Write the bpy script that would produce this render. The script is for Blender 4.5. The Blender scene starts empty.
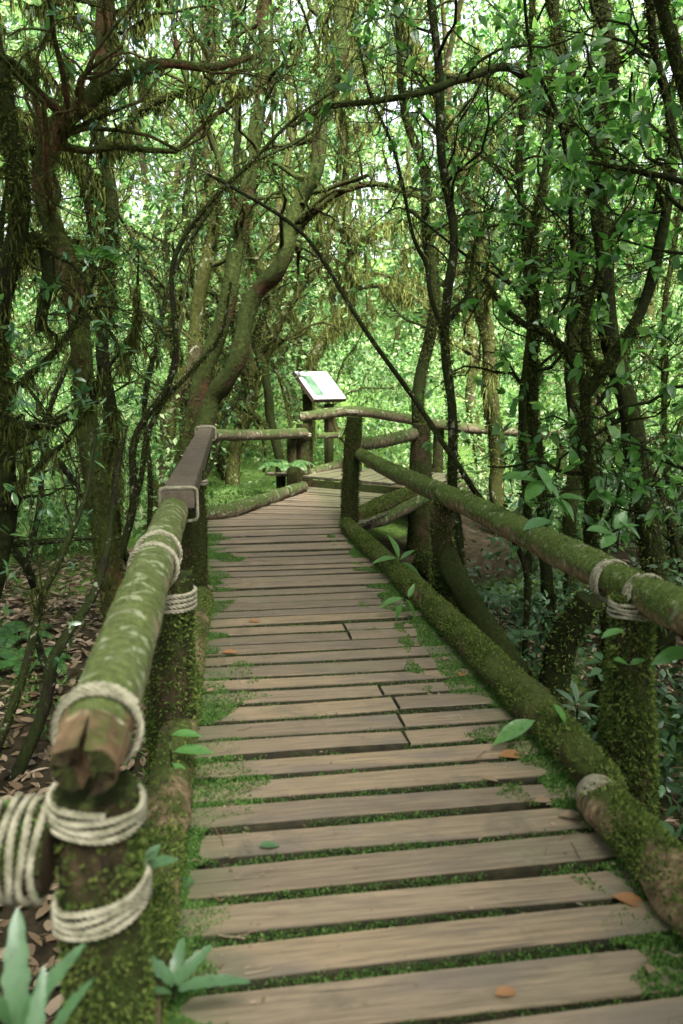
import bpy, math
import numpy as np
from mathutils import Vector, Matrix

R = np.random.default_rng(11)
S = bpy.context.scene
COL = S.collection
PI = math.pi

# ------------------------------------------------------------------ camera
FOC, CX, CY = 800.0, 341.5, 512.0
CAMH = 1.6
TH = math.atan(130 / FOC)
PSI = math.atan(121.5 * math.cos(TH) / FOC)
F = np.array([math.sin(PSI) * math.cos(TH), math.cos(PSI) * math.cos(TH), -math.sin(TH)])
RT = np.array([math.cos(PSI), -math.sin(PSI), 0.0])
UP = np.cross(RT, F)
CAM = np.array([0, 0, CAMH])


def ray(px, py):
    return F * FOC + RT * (px - CX) + UP * (CY - py)


def P(px, py, d):
    """photo pixel seen at distance d along the walkway"""
    v = ray(px, py)
    return CAM + v * (d / v[1])


def D(px, py, z=0.0):
    """photo pixel on the level z"""
    v = ray(px, py)
    return CAM + v * ((z - CAMH) / v[2])


def nrm(v):
    return v / np.maximum(np.linalg.norm(v, axis=-1, keepdims=True), 1e-9)


# ------------------------------------------------------------------ mesh builder
class MB:
    def __init__(self):
        self.v, self.f, self.n = [], [], 0

    def add(self, v, f, mat=0, smooth=True, uv=None):
        v = np.asarray(v, np.float32).reshape(-1, 3)
        f = np.asarray(f, np.int64)
        self.v.append(v)
        self.f.append((f + self.n, mat, smooth, uv))
        self.n += len(v)
        return self

    def build(self, name, mats, parent=None):
        me = bpy.data.meshes.new(name)
        if self.n:
            co = np.concatenate(self.v)
            loops = np.concatenate([f.ravel() for f, *_ in self.f])
            tot = np.concatenate([np.full(len(f), f.shape[1]) for f, *_ in self.f])
            start = np.concatenate([[0], np.cumsum(tot)[:-1]])
            mi = np.concatenate([np.full(len(f), m) for f, m, *_ in self.f])
            sm = np.concatenate([np.full(len(f), s) for f, m, s, u in self.f])
            me.vertices.add(len(co)); me.vertices.foreach_set('co', co.ravel())
            me.loops.add(len(loops)); me.loops.foreach_set('vertex_index', loops.astype(np.int32))
            me.polygons.add(len(tot)); me.polygons.foreach_set('loop_start', start.astype(np.int32))
            me.polygons.foreach_set('material_index', mi.astype(np.int32))
            me.polygons.foreach_set('use_smooth', sm.astype(bool))
            if any(u is not None for *_, u in self.f):
                uv = np.concatenate([(u if u is not None else np.zeros((f.shape[0], f.shape[1], 2))).reshape(-1, 2)
                                     for f, m, s, u in self.f])
                l = me.uv_layers.new(name='UVMap')
                l.data.foreach_set('uv', uv.astype(np.float32).ravel())
            me.update(calc_edges=True)
            me.validate()
        for m in (mats if isinstance(mats, (list, tuple)) else [mats]):
            me.materials.append(m)
        o = bpy.data.objects.new(name, me)
        COL.objects.link(o)
        if parent is not None:
            o.parent = parent
            o.matrix_parent_inverse = Matrix.Translation(parent.location).inverted()
        return o


def tag(o, label, cat, group=None, kind=None):
    o['label'] = label
    o['category'] = cat
    if group: o['group'] = group
    if kind: o['kind'] = kind
    return o


def thing(name, loc, label, cat, group=None):
    o = bpy.data.objects.new(name, None)
    o.empty_display_size = 0.1
    o.location = [float(c) for c in loc]
    COL.objects.link(o)
    return tag(o, label, cat, group)


def structure(o):
    o['kind'] = 'structure'
    return o


# ------------------------------------------------------------------ tubes
def catmull(pts, rad, step):
    """smooth a hand-placed polyline to evenly spaced points"""
    p = np.asarray(pts, float); r = np.asarray(rad, float)
    if len(p) == 2:
        n = max(2, int(np.linalg.norm(p[1] - p[0]) / step) + 1)
        t = np.linspace(0, 1, n)[:, None]
        return p[0] + (p[1] - p[0]) * t, r[0] + (r[1] - r[0]) * t[:, 0]
    q = np.vstack([2 * p[0] - p[1], p, 2 * p[-1] - p[-2]])
    out, ro = [], []
    for i in range(len(p) - 1):
        n = max(2, int(np.linalg.norm(p[i + 1] - p[i]) / step))
        t = (np.arange(n) / n)[:, None]
        a, b, c, d = q[i:i + 4]
        out.append(.5 * (2 * b + (c - a) * t + (2 * a - 5 * b + 4 * c - d) * t ** 2 + (3 * b - a - 3 * c + d) * t ** 3))
        ro.append(r[i] + (r[i + 1] - r[i]) * t[:, 0])
    out.append(p[-1:]); ro.append(r[-1:])
    return np.vstack(out), np.concatenate(ro)


def frames(p):
    t = nrm(np.gradient(p, axis=0))
    u, s, vt = np.linalg.svd(t, full_matrices=True)
    ref = vt[-1]
    n1 = nrm(np.cross(t, ref)); n2 = np.cross(t, n1)
    return t, n1, n2


def lump(n, sides, amp, rng, L):
    """smooth lumpy radius factor for a tube n rings long"""
    s = np.linspace(0, L, n)[:, None]; a = np.linspace(0, 2 * PI, sides, endpoint=False)[None]
    o = np.zeros((n, sides))
    for k in range(7):
        w = rng.uniform(1.5, 14); m = rng.integers(0, 4)
        o += np.sin(s * w + a * m + rng.uniform(0, 7)) / (1 + .25 * k)
    return 1 + amp * o / 2.5 + rng.normal(0, amp * .25, (n, sides))


def tube(mb, p, r, sides=10, amp=0.0, rng=R, cap=True, mat=0, capmat=None):
    p = np.asarray(p, float); r = np.asarray(r, float)
    n = len(p)
    t, n1, n2 = frames(p)
    a = np.linspace(0, 2 * PI, sides, endpoint=False)
    L = np.linalg.norm(np.diff(p, axis=0), axis=1).sum()
    rr = r[:, None] * (lump(n, sides, amp, rng, L) if amp else np.ones((n, sides)))
    v = p[:, None] + rr[..., None] * (np.cos(a)[None, :, None] * n1[:, None] + np.sin(a)[None, :, None] * n2[:, None])
    i = np.arange(n - 1)[:, None] * sides; j = np.arange(sides)[None]; k = (j + 1) % sides
    f = np.stack([i + j, i + k, i + sides + k, i + sides + j], -1).reshape(-1, 4)
    mb.add(v, f, mat)
    if cap:
        for e, c in ((0, p[0]), (n - 1, p[-1])):
            ring = v[e]
            tt = t[e] * (-1 if e == 0 else 1)
            rim = np.vstack([ring, c + (ring - c) * .8 + tt * .004, [c + tt * .003]])
            jj = np.arange(sides); kk = (jj + 1) % sides
            cm = mat if capmat is None else capmat
            mb.add(rim, np.stack([jj, kk, sides + kk, sides + jj], -1), cm, False)
            mb.add(rim, np.stack([sides + jj, sides + kk, np.full(sides, 2 * sides)], -1), cm, False)
    return v


def tubes(mb, Pt, Rr, sides=4, mat=0):
    """many thin tubes at once: Pt (B,n,3), Rr (B,n)"""
    B, n, _ = Pt.shape
    if B == 0: return
    t = nrm(np.gradient(Pt, axis=1))
    d = nrm(Pt[:, -1] - Pt[:, 0])
    ref = np.where(np.abs(d[:, 2:3]) < .7, np.array([[0, 0, 1.]]), np.array([[.6, .8, 0]]))
    n1 = nrm(np.cross(t, ref[:, None])); n2 = np.cross(t, n1)
    a = np.linspace(0, 2 * PI, sides, endpoint=False)
    v = Pt[:, :, None] + Rr[:, :, None, None] * (np.cos(a)[None, None, :, None] * n1[:, :, None] + np.sin(a)[None, None, :, None] * n2[:, :, None])
    b = np.arange(B)[:, None, None] * n * sides
    i = np.arange(n - 1)[None, :, None] * sides; j = np.arange(sides)[None, None]; k = (j + 1) % sides
    f = np.stack([b + i + j, b + i + k, b + i + sides + k, b + i + sides + j], -1).reshape(-1, 4)
    mb.add(v, f, mat)


def spawn(Pt, Rr, count, length, rfac, nseg, rng, tmin=.3, tmax=1., up=.1, wander=.35, along=.5, rmin=.002):
    """side shoots growing from every tube in the batch"""
    B, n, _ = Pt.shape
    bi = np.repeat(np.arange(B), count); N = len(bi)
    if N == 0: return np.zeros((0, nseg, 3)), np.zeros((0, nseg))
    t = rng.uniform(tmin, tmax, N) * (n - 1)
    i = np.minimum(t.astype(int), n - 2); fr = (t - i)[:, None]
    p0 = Pt[bi, i] * (1 - fr) + Pt[bi, i + 1] * fr
    tg = nrm(Pt[bi, i + 1] - Pt[bi, i])
    r0 = (Rr[bi, i] * (1 - fr[:, 0]) + Rr[bi, i + 1] * fr[:, 0])
    q = rng.normal(size=(N, 3)); q = nrm(q - (q * tg).sum(1, keepdims=True) * tg)
    d = nrm(q + along * tg + np.array([0, 0, up]))
    L = rng.uniform(length[0], length[1], N)
    out = np.zeros((N, nseg, 3)); out[:, 0] = p0
    for k in range(1, nseg):
        d = nrm(d + rng.normal(0, wander, (N, 3)) + np.array([0, 0, up * .5]))
        out[:, k] = out[:, k - 1] + d * (L / (nseg - 1))[:, None]
    rb = np.maximum(r0 * rfac * rng.uniform(.7, 1.2, N), rmin)
    rad = rb[:, None] * np.linspace(1, .35, nseg)[None]
    return out, rad


# ------------------------------------------------------------------ leaves and moss
def tpl_leaf(rows, zc=-.18, fold=.12):
    """leaf outline rows of (x, halfwidth) -> verts, tris, x along the midrib"""
    v = [[rows[0][0], 0, 0]]; f = []
    prev = None
    for x, w in rows[1:-1]:
        b = len(v); z = zc * x * x
        v += [[x, -w, z + fold * w], [x, 0, z], [x, w, z + fold * w]]
        if prev is None:
            f += [[0, b, b + 1], [0, b + 1, b + 2]]
        else:
            f += [[prev, b, b + 1], [prev, b + 1, prev + 1], [prev + 1, b + 1, b + 2], [prev + 1, b + 2, prev + 2]]
        prev = b
    b = len(v); v.append([rows[-1][0], 0, zc * rows[-1][0] ** 2])
    f += [[prev, b, prev + 1], [prev + 1, b, prev + 2]]
    return np.array(v, float), np.array(f)


LANCE = tpl_leaf([(0, 0), (.22, .10), (.5, .155), (.78, .11), (1, 0)])
OVATE = tpl_leaf([(0, 0), (.12, .17), (.32, .27), (.6, .21), (.83, .1), (1, 0)])
NEARL = tpl_leaf([(0, 0), (.08, .03), (.2, .12), (.35, .18), (.5, .2), (.65, .175), (.8, .12), (.92, .05), (1, 0)], -.28, .25)
STRAP = tpl_leaf([(0, 0)] + [(x_, .10 * math.sin(PI * min(1, x_ * .85 + .12)) ** .7 * (1.04 if k_ % 4 < 2 else .86)) for k_, x_ in enumerate(np.linspace(.06, .95, 19))] + [(1, 0)], -.4, .35)
LOW = (np.array([[0, 0, 0], [.5, -.26, .06], [1, 0, -.12], [.5, .26, .06]], float), np.array([[0, 1, 2], [0, 2, 3]]))
BLADE = (np.array([[0, -.5, 0], [0, .5, 0], [1, 0, 0]], float), np.array([[0, 1, 2]]))
STRIP = (np.array([[0, -.5, 0], [0, .5, 0], [.35, -.75, .1], [.35, .6, .1], [.7, -.35, 0], [.7, .55, 0], [1, 0, 0]], float),
         np.array([[0, 1, 3], [0, 3, 2], [2, 3, 5], [2, 5, 4], [4, 5, 6]]))


def place(mb, tpl, pos, ax, nz, ln, wd=None, mat=0, smooth=True):
    """put a template at every position; ax = direction, nz = rough upper side"""
    v, f = tpl
    N = len(pos)
    if N == 0: return
    ax = nrm(ax); y = nrm(np.cross(nz, ax)); z = np.cross(ax, y)
    ln = np.broadcast_to(ln, (N,)); wd = ln if wd is None else np.broadcast_to(wd, (N,))
    V = pos[:, None] + (v[None, :, 0:1] * ln[:, None, None]) * ax[:, None] + (v[None, :, 1:2] * wd[:, None, None]) * y[:, None] \
        + (v[None, :, 2:3] * ln[:, None, None]) * z[:, None]
    ff = (f[None] + (np.arange(N) * len(v))[:, None, None]).reshape(-1, f.shape[1])
    mb.add(V, ff, mat, smooth)


def whorls(mb, tip, d, n, size, tpl, rng, spread=1.0, up=.15, mat=0):
    """rosettes of leaves round shoot tips"""
    N = len(tip)
    if N == 0: return
    idx = np.repeat(np.arange(N), n)
    M = len(idx)
    dd = d[idx]
    q = rng.normal(size=(M, 3)); q = nrm(q - (q * dd).sum(1, keepdims=True) * dd)
    ax = nrm(q * spread + dd * rng.uniform(.1, .8, M)[:, None] + np.array([0, 0, up - .25]) * rng.uniform(.3, 1, M)[:, None])
    nz = np.array([0, 0, 1.]) + rng.normal(0, .45, (M, 3))
    pos = tip[idx] - dd * rng.uniform(0, .05, M)[:, None]
    place(mb, tpl, pos, ax, nz, rng.uniform(size[0], size[1], M), None, mat)


def on_tubes(Pt, Rr, N, rng):
    """random points on a batch of tubes -> point, outward normal, tangent"""
    B, n, _ = Pt.shape
    seg = np.linalg.norm(np.diff(Pt, axis=1), axis=2)
    w = (seg * (Rr[:, :-1] + .01)).ravel(); w = w / w.sum()
    k = rng.choice(len(w), N, p=w); b, i = k // (n - 1), k % (n - 1)
    fr = rng.random(N)[:, None]
    c = Pt[b, i] * (1 - fr) + Pt[b, i + 1] * fr
    r = Rr[b, i] * (1 - fr[:, 0]) + Rr[b, i + 1] * fr[:, 0]
    t = nrm(Pt[b, i + 1] - Pt[b, i])
    q = rng.normal(size=(N, 3)); q = nrm(q - (q * t).sum(1, keepdims=True) * t)
    return c + q * r[:, None] * .97, q, t, r


def patchy(p, rng, scale=3.0, thr=0.0):
    """keep-mask that leaves bare patches"""
    s = np.zeros(len(p))
    for k in range(5):
        w = rng.normal(0, scale, 3); s += np.sin(p @ w + rng.uniform(0, 7))
    return s > thr


def tufts(mb, p, nrmv, rng, ln=(.012, .03), wd=.35, mat=0, blades=1, jit=.6):
    N = len(p)
    if N == 0: return
    q = np.repeat(p, blades, 0); a = np.repeat(nrmv, blades, 0) + rng.normal(0, jit, (N * blades, 3))
    L = rng.uniform(ln[0], ln[1], N * blades)
    place(mb, LOW, q, a, rng.normal(size=(N * blades, 3)), L, L * wd * 2, mat, False)


def strands(mb, p, rng, ln=(.05, .2), wd=(.008, .025), mat=0):
    p = np.repeat(p, 2, 0) + rng.normal(0, .012, (2 * len(p), 3))
    wd = (wd[0] * .55, wd[1] * .5)
    N = len(p)
    if N == 0: return
    a = np.array([0, 0, -1.]) + rng.normal(0, .22, (N, 3))
    place(mb, STRIP, p, a, rng.normal(size=(N, 3)), rng.uniform(*ln, N), rng.uniform(*wd, N), mat, False)


# ------------------------------------------------------------------ materials
def newmat(name):
    m = bpy.data.materials.new(name); m.use_nodes = True
    nt = m.node_tree; nt.nodes.clear()
    out = nt.nodes.new('ShaderNodeOutputMaterial')
    return m, nt, out


def nd(nt, typ, **kw):
    n = nt.nodes.new('ShaderNode' + typ)
    for k, v in kw.items():
        if k in n.inputs: n.inputs[k].default_value = v
        else: setattr(n, k, v)
    return n


def ramp(nt, fac, stops, interp='LINEAR'):
    n = nt.nodes.new('ShaderNodeValToRGB'); e = n.color_ramp.elements
    n.color_ramp.interpolation = interp
    while len(e) > 1: e.remove(e[-1])
    e[0].position = stops[0][0]; e[0].color = (*stops[0][1], 1)
    for s, c in stops[1:]:
        x = e.new(s); x.color = (*c, 1)
    nt.links.new(fac, n.inputs[0])
    return n.outputs[0]


def mix(nt, fac, a, b):
    n = nt.nodes.new('ShaderNodeMix'); n.data_type = 'RGBA'
    for i, x in ((0, fac), (6, a), (7, b)):
        if isinstance(x, (tuple, list)): n.inputs[i].default_value = (*x, 1) if len(x) == 3 else x
        elif isinstance(x, (int, float)): n.inputs[i].default_value = x
        else: nt.links.new(x, n.inputs[i])
    return n.outputs[2]


def mth(nt, op, a, b=0.0, c=None):
    n = nt.nodes.new('ShaderNodeMath'); n.operation = op
    for i, x in enumerate((a, b) if c is None else (a, b, c)):
        if isinstance(x, (int, float)): n.inputs[i].default_value = x
        else: nt.links.new(x, n.inputs[i])
    return n.outputs[0]


def smooth(nt, x, lo, hi):
    n = nt.nodes.new('ShaderNodeMapRange'); n.interpolation_type = 'SMOOTHSTEP'
    nt.links.new(x, n.inputs[0]); n.inputs[1].default_value = lo; n.inputs[2].default_value = hi
    return n.outputs[0]


def noise(nt, vec, scale, detail=4, rough=.6, dist=0):
    n = nd(nt, 'TexNoise', Scale=scale, Detail=detail, Roughness=rough, Distortion=dist)
    if vec is not None: nt.links.new(vec, n.inputs['Vector'])
    return n.outputs['Fac']


def leafmat(name, cols, trans=.45, rough=.42, tcol=1.5, spec=.4, blot=False):
    m, nt, out = newmat(name)
    g = nd(nt, 'NewGeometry')
    c = ramp(nt, g.outputs['Random Per Island'], [(i / max(1, len(cols) - 1), k) for i, k in enumerate(cols)])
    b = nd(nt, 'BsdfPrincipled', Roughness=rough)
    if blot:      # mottling and faint side ribs of a real leaf blade
        oc = nd(nt, 'TexCoord').outputs['Object']
        n1 = noise(nt, oc, 38, 5, .7)
        c = mix(nt, mth(nt, 'MULTIPLY', smooth(nt, n1, .45, .7), .5), c, tuple(k * .5 for k in cols[0]))
        n2 = noise(nt, oc, 130, 3, .6)
        c = mix(nt, mth(nt, 'MULTIPLY', smooth(nt, n2, .62, .7), .35), c, (.12, .10, .04))
        bp = nd(nt, 'Bump', Strength=.4, Distance=.004); nt.links.new(n1, bp.inputs['Height']); nt.links.new(bp.outputs[0], b.inputs['Normal'])
    b.inputs['Specular IOR Level'].default_value = spec
    nt.links.new(c, b.inputs['Base Color'])
    t = nd(nt, 'BsdfTranslucent')
    hv = nd(nt, 'HueSaturation', Value=tcol, Saturation=1.1, Hue=.49)
    nt.links.new(c, hv.inputs['Color']); nt.links.new(hv.outputs[0], t.inputs['Color'])
    x = nd(nt, 'MixShader', Fac=trans)
    nt.links.new(b.outputs[0], x.inputs[1]); nt.links.new(t.outputs[0], x.inputs[2])
    nt.links.new(x.outputs[0], out.inputs[0])
    return m


def barkmat(name, bark, moss, amount=.5, scale=6., lichen=0., upw=.35, bump=.6, dark=(.007, .006, .004)):
    """bark with patches of moss thicker on upper sides, optional pale lichen spots"""
    m, nt, out = newmat(name)
    co = nd(nt, 'TexCoord').outputs['Object']
    mp = nd(nt, 'Mapping'); mp.inputs['Scale'].default_value = (1, 1, .35); nt.links.new(co, mp.inputs[0])
    n1 = noise(nt, mp.outputs[0], scale * 4, 8, .7, .6)
    n2 = noise(nt, co, scale * .55, 5, .62)
    n3 = noise(nt, co, scale * 7, 5, .7)
    cb = ramp(nt, n1, [(.3, dark), (.5, bark), (.72, tuple(min(1, c * 1.9) for c in bark))])
    cm = ramp(nt, n3, [(.3, tuple(c * .45 for c in moss)), (.55, moss), (.75, tuple(min(1, c * 1.7) for c in moss))])
    g = nd(nt, 'NewGeometry'); sx = nd(nt, 'SeparateXYZ'); nt.links.new(g.outputs['Normal'], sx.inputs[0])
    s = mth(nt, 'ADD', mth(nt, 'MULTIPLY', sx.outputs[2], upw * .5), n2)
    s = mth(nt, 'ADD', s, mth(nt, 'MULTIPLY', mth(nt, 'SUBTRACT', n3, .5), .35))
    k = smooth(nt, s, .95 - amount - .08, .95 - amount + .1)
    c = mix(nt, k, cb, cm)
    if lichen:
        nl = noise(nt, co, scale * 2.4, 5, .62, .5)
        c = mix(nt, mth(nt, 'MULTIPLY', smooth(nt, nl, .6 - lichen * .12, .66 - lichen * .1), .5), c, (.26, .275, .18))
    b = nd(nt, 'BsdfPrincipled', Roughness=.95)
    b.inputs['Specular IOR Level'].default_value = .06
    nt.links.new(c, b.inputs['Base Color'])
    h = mth(nt, 'ADD', n1, mth(nt, 'MULTIPLY', k, mth(nt, 'ADD', n3, .3)))
    bp = nd(nt, 'Bump', Strength=bump, Distance=.03); nt.links.new(h, bp.inputs['Height'])
    nt.links.new(bp.outputs[0], b.inputs['Normal'])
    nt.links.new(b.outputs[0], out.inputs[0])
    return m


def plankmat(name, base=(.134, .103, .066)):
    m, nt, out = newmat(name)
    uv = nd(nt, 'TexCoord').outputs['UV']
    mp = nd(nt, 'Mapping'); mp.inputs['Scale'].default_value = (1.6, 30, 1); nt.links.new(uv, mp.inputs[0])
    gr = noise(nt, mp.outputs[0], 2.2, 8, .68, .5)
    mp2 = nd(nt, 'Mapping'); mp2.inputs['Scale'].default_value = (.7, 2.2, 1); nt.links.new(uv, mp2.inputs[0])
    st = noise(nt, mp2.outputs[0], 2.4, 5, .62)
    co = nd(nt, 'TexCoord').outputs['Object']
    wide = noise(nt, co, 1.3, 5, .6)
    g = nd(nt, 'NewGeometry')
    c = ramp(nt, gr, [(.25, tuple(k * .4 for k in base)), (.5, base), (.75, tuple(k * 1.5 for k in base))])
    isl = ramp(nt, g.outputs['Random Per Island'], [(0, (.74, .74, .76)), (.4, (.93, .93, .93)), (.75, (1.04, 1.02, 1.0)), (1, (1.14, 1.1, 1.02))])
    mm = nt.nodes.new('ShaderNodeMix'); mm.data_type = 'RGBA'; mm.blend_type = 'MULTIPLY'; mm.inputs[0].default_value = 1
    nt.links.new(c, mm.inputs[6]); nt.links.new(isl, mm.inputs[7])
    c = mix(nt, mth(nt, 'MULTIPLY', smooth(nt, st, .48, .66), .7), mm.outputs[2], (.085, .07, .055))
    c = mix(nt, mth(nt, 'MULTIPLY', smooth(nt, wide, .55, .72), .35), c, (.10, .105, .055))
    # green film and grime towards the plank ends, where nobody walks
    sx = nd(nt, 'SeparateXYZ'); nt.links.new(co, sx.inputs[0])
    e1 = mth(nt, 'ABSOLUTE', mth(nt, 'SUBTRACT', sx.outputs[0], .62))
    ef = mth(nt, 'ADD', e1, mth(nt, 'MULTIPLY', mth(nt, 'SUBTRACT', st, .5), .5))
    c = mix(nt, mth(nt, 'MULTIPLY', smooth(nt, ef, .5, .85), .7), c, (.06, .068, .03))
    # fine drying cracks along the grain and damp blotches
    mp3 = nd(nt, 'Mapping'); mp3.inputs['Scale'].default_value = (1.1, 42, 1); nt.links.new(uv, mp3.inputs[0])
    ck = noise(nt, mp3.outputs[0], 1.7, 3, .5, .3)
    c = mix(nt, mth(nt, 'MULTIPLY', smooth(nt, ck, .66, .72), .75), c, (.03, .025, .018))
    bl = noise(nt, co, 3.1, 6, .7, .6)
    c = mix(nt, mth(nt, 'MULTIPLY', smooth(nt, bl, .53, .68), .5), c, (.05, .046, .034))
    pale = noise(nt, co, 5.3, 5, .7)
    c = mix(nt, mth(nt, 'MULTIPLY', smooth(nt, pale, .58, .72), .3), c, (.17, .15, .12))
    # nail heads and small dark flecks
    fl = noise(nt, uv, 26, 2, .5)
    c = mix(nt, mth(nt, 'MULTIPLY', smooth(nt, fl, .72, .76), .6), c, (.04, .03, .022))
    b = nd(nt, 'BsdfPrincipled'); nt.links.new(c, b.inputs['Base Color'])
    rg = nd(nt, 'MapRange'); nt.links.new(st, rg.inputs[0]); rg.inputs[3].default_value = .42; rg.inputs[4].default_value = .75
    nt.links.new(rg.outputs[0], b.inputs['Roughness'])
    b.inputs['Specular IOR Level'].default_value = .24
    bp = nd(nt, 'Bump', Strength=.45, Distance=.006); nt.links.new(gr, bp.inputs['Height']); nt.links.new(bp.outputs[0], b.inputs['Normal'])
    nt.links.new(b.outputs[0], out.inputs[0])
    return m


def plain(name, a, b_, scale=8, rough=.8, bump=.2):
    m, nt, out = newmat(name)
    co = nd(nt, 'TexCoord').outputs['Object']
    n = noise(nt, co, scale, 6, .65)
    b = nd(nt, 'BsdfPrincipled', Roughness=rough)
    b.inputs['Specular IOR Level'].default_value = .15
    nt.links.new(ramp(nt, n, [(.3, a), (.7, b_)]), b.inputs['Base Color'])
    bp = nd(nt, 'Bump', Strength=bump, Distance=.02); nt.links.new(n, bp.inputs['Height']); nt.links.new(bp.outputs[0], b.inputs['Normal'])
    nt.links.new(b.outputs[0], out.inputs[0])
    return m


M = {}
M['plank'] = plankmat('weathered planks')
M['plankside'] = plain('damp shaded plank edge', (.012, .011, .007), (.04, .036, .018), 18, .8, .4)  # damp grime, with the shade of the gaps put into the side colour
M['railplank'] = plain('rail plank wood', (.034, .027, .019), (.085, .068, .047), 14, .75, .3)
M['log'] = barkmat('handrail log', (.14, .11, .065), (.068, .084, .027), .43, 5, .45, .5, .5)
M['log_brown'] = barkmat('brown mossy log', (.13, .095, .048), (.07, .098, .024), .47, 7, .1, .7, .8)
M['railend'] = barkmat('bare rail wood', (.095, .062, .034), (.05, .06, .017), .34, 5, 0, .3, .6, (.05, .028, .015))
M['kerb'] = barkmat('kerb log', (.075, .055, .027), (.045, .058, .014), .46, 5, 0, .45, .8)
M['kerb_bare'] = barkmat('half bare kerb log', (.14, .10, .055), (.05, .064, .016), .36, 6, 0, .35, .8)
M['post'] = barkmat('post wood', (.035, .025, .013), (.022, .029, .007), .50, 5, 0, .2, .8)
M['backlog'] = barkmat('grey back rail', (.075, .06, .036), (.04, .055, .016), .40, 6, .15, .5, .5)
M['cut'] = plain('pale cut end', (.075, .062, .04), (.21, .19, .13), 22, .8)
M['bark_dark'] = barkmat('dark mossy bark', (.012, .010, .006), (.013, .017, .004), .58, 4, 0, .3, .9)
M['bark_red'] = barkmat('reddish bark', (.034, .018, .009), (.022, .03, .007), .56, 3.6, 0, .3, .9, (.03, .014, .008))
M['bark_warm'] = barkmat('warm brown bark', (.075, .042, .021), (.035, .046, .011), .50, 4, 0, .3, .9, (.02, .012, .007))
M['bark_slim'] = barkmat('slim stem bark', (.012, .0095, .006), (.014, .019, .005), .5, 7, .08, .3, .5)
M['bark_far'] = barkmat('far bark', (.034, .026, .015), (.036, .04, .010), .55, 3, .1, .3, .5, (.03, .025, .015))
M['rope'] = plain('rope', (.075, .075, .04), (.30, .28, .20), 28, .9, .3)
M['moss'] = leafmat('moss', [(.016, .032, .006), (.042, .072, .014), (.08, .112, .024), (.15, .185, .045)], .35, .8, 1.3, .1)
M['mossgreen'] = leafmat('bright moss', [(.02, .05, .010), (.042, .10, .02), (.072, .145, .032), (.13, .20, .055)], .35, .8, 1.3, .1)
M['mosstree'] = leafmat('tree moss', [(.014, .018, .004), (.035, .042, .008), (.052, .066, .014), (.085, .105, .028)], .3, .85, 1.4, .05)
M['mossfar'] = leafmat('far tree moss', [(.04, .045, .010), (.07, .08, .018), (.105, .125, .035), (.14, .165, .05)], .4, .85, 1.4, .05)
M['leaf_rhodo'] = leafmat('glossy dark leaf', [(.018, .055, .02), (.03, .09, .03), (.055, .13, .035), (.09, .18, .05)], .35, .3, 1.6, .6)
M['leaf_bright'] = leafmat('bright leaf', [(.025, .08, .018), (.05, .14, .03), (.085, .20, .045), (.15, .27, .08)], .5, .33, 1.6, .55, True)
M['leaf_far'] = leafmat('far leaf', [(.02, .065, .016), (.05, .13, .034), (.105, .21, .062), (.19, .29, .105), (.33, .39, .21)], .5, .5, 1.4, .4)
M['leaf_pale'] = leafmat('pale fern', [(.028, .07, .022), (.045, .10, .036), (.062, .125, .05)], .3, .4, 1.2, .5, True)
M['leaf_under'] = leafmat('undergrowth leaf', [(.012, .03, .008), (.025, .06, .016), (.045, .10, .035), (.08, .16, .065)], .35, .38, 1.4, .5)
M['leaf_dead'] = leafmat('dead leaf', [(.055, .035, .016), (.105, .07, .035), (.16, .115, .068), (.24, .185, .125)], .15, .6, 1.2, .35)
M['leaf_orange'] = leafmat('orange dead leaf', [(.16, .075, .03), (.25, .13, .05)], .3, .5, 1.2)


# ground material: soil, leaf litter tint and mossy places
def groundmat():
    m, nt, out = newmat('forest ground')
    co = nd(nt, 'TexCoord').outputs['Object']
    n1 = noise(nt, co, 9, 8, .7); n2 = noise(nt, co, .45, 4, .55); n3 = noise(nt, co, 30, 4, .7)
    soil = ramp(nt, n1, [(.3, (.010, .008, .005)), (.5, (.026, .021, .012)), (.7, (.05, .04, .024))])
    gr = ramp(nt, n3, [(.3, (.025, .05, .01)), (.55, (.07, .12, .025)), (.75, (.15, .22, .07))])
    sx = nd(nt, 'SeparateXYZ'); nt.links.new(co, sx.inputs[0])
    rx = mth(nt, 'MULTIPLY', mth(nt, 'MINIMUM', mth(nt, 'MAXIMUM', sx.outputs[0], 0.), 3.), 1.8)
    far = smooth(nt, mth(nt, 'SUBTRACT', sx.outputs[1], rx), 8., 12.)
    k = smooth(nt, mth(nt, 'ADD', n2, mth(nt, 'MULTIPLY', far, .32)), .54, .68)
    b = nd(nt, 'BsdfPrincipled', Roughness=.95)
    b.inputs['Specular IOR Level'].default_value = .03
    nt.links.new(mix(nt, k, soil, gr), b.inputs['Base Color'])
    bp = nd(nt, 'Bump', Strength=.8, Distance=.05); nt.links.new(n1, bp.inputs['Height']); nt.links.new(bp.outputs[0], b.inputs['Normal'])
    nt.links.new(b.outputs[0], out.inputs[0])
    return m


M['ground'] = groundmat()


# ------------------------------------------------------------------ ground
def gz(x, y):
    x = np.asarray(x, float); y = np.asarray(y, float)
    z = -.52 + .10 * np.sin(x * .9 + 1.3) * np.cos(y * .7) + .05 * np.sin(x * 2.3 + y * 1.7)
    z -= .95 * np.exp(-(((x - 3.2) / 1.6) ** 2 + ((y - 5.0) / 4.0) ** 2))
    t = np.clip((y - 13) / 30, 0, 4)
    z += 6.5 * t ** 1.2
    z += np.clip((-x - 6) / 10, 0, 3) ** 1.2 * 1.2 + np.clip((x - 8) / 12, 0, 3) ** 1.2 * 1.0
    z -= .12 * np.exp(-((x - .6) / 1.0) ** 2) * (y < 9)
    return z


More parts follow.
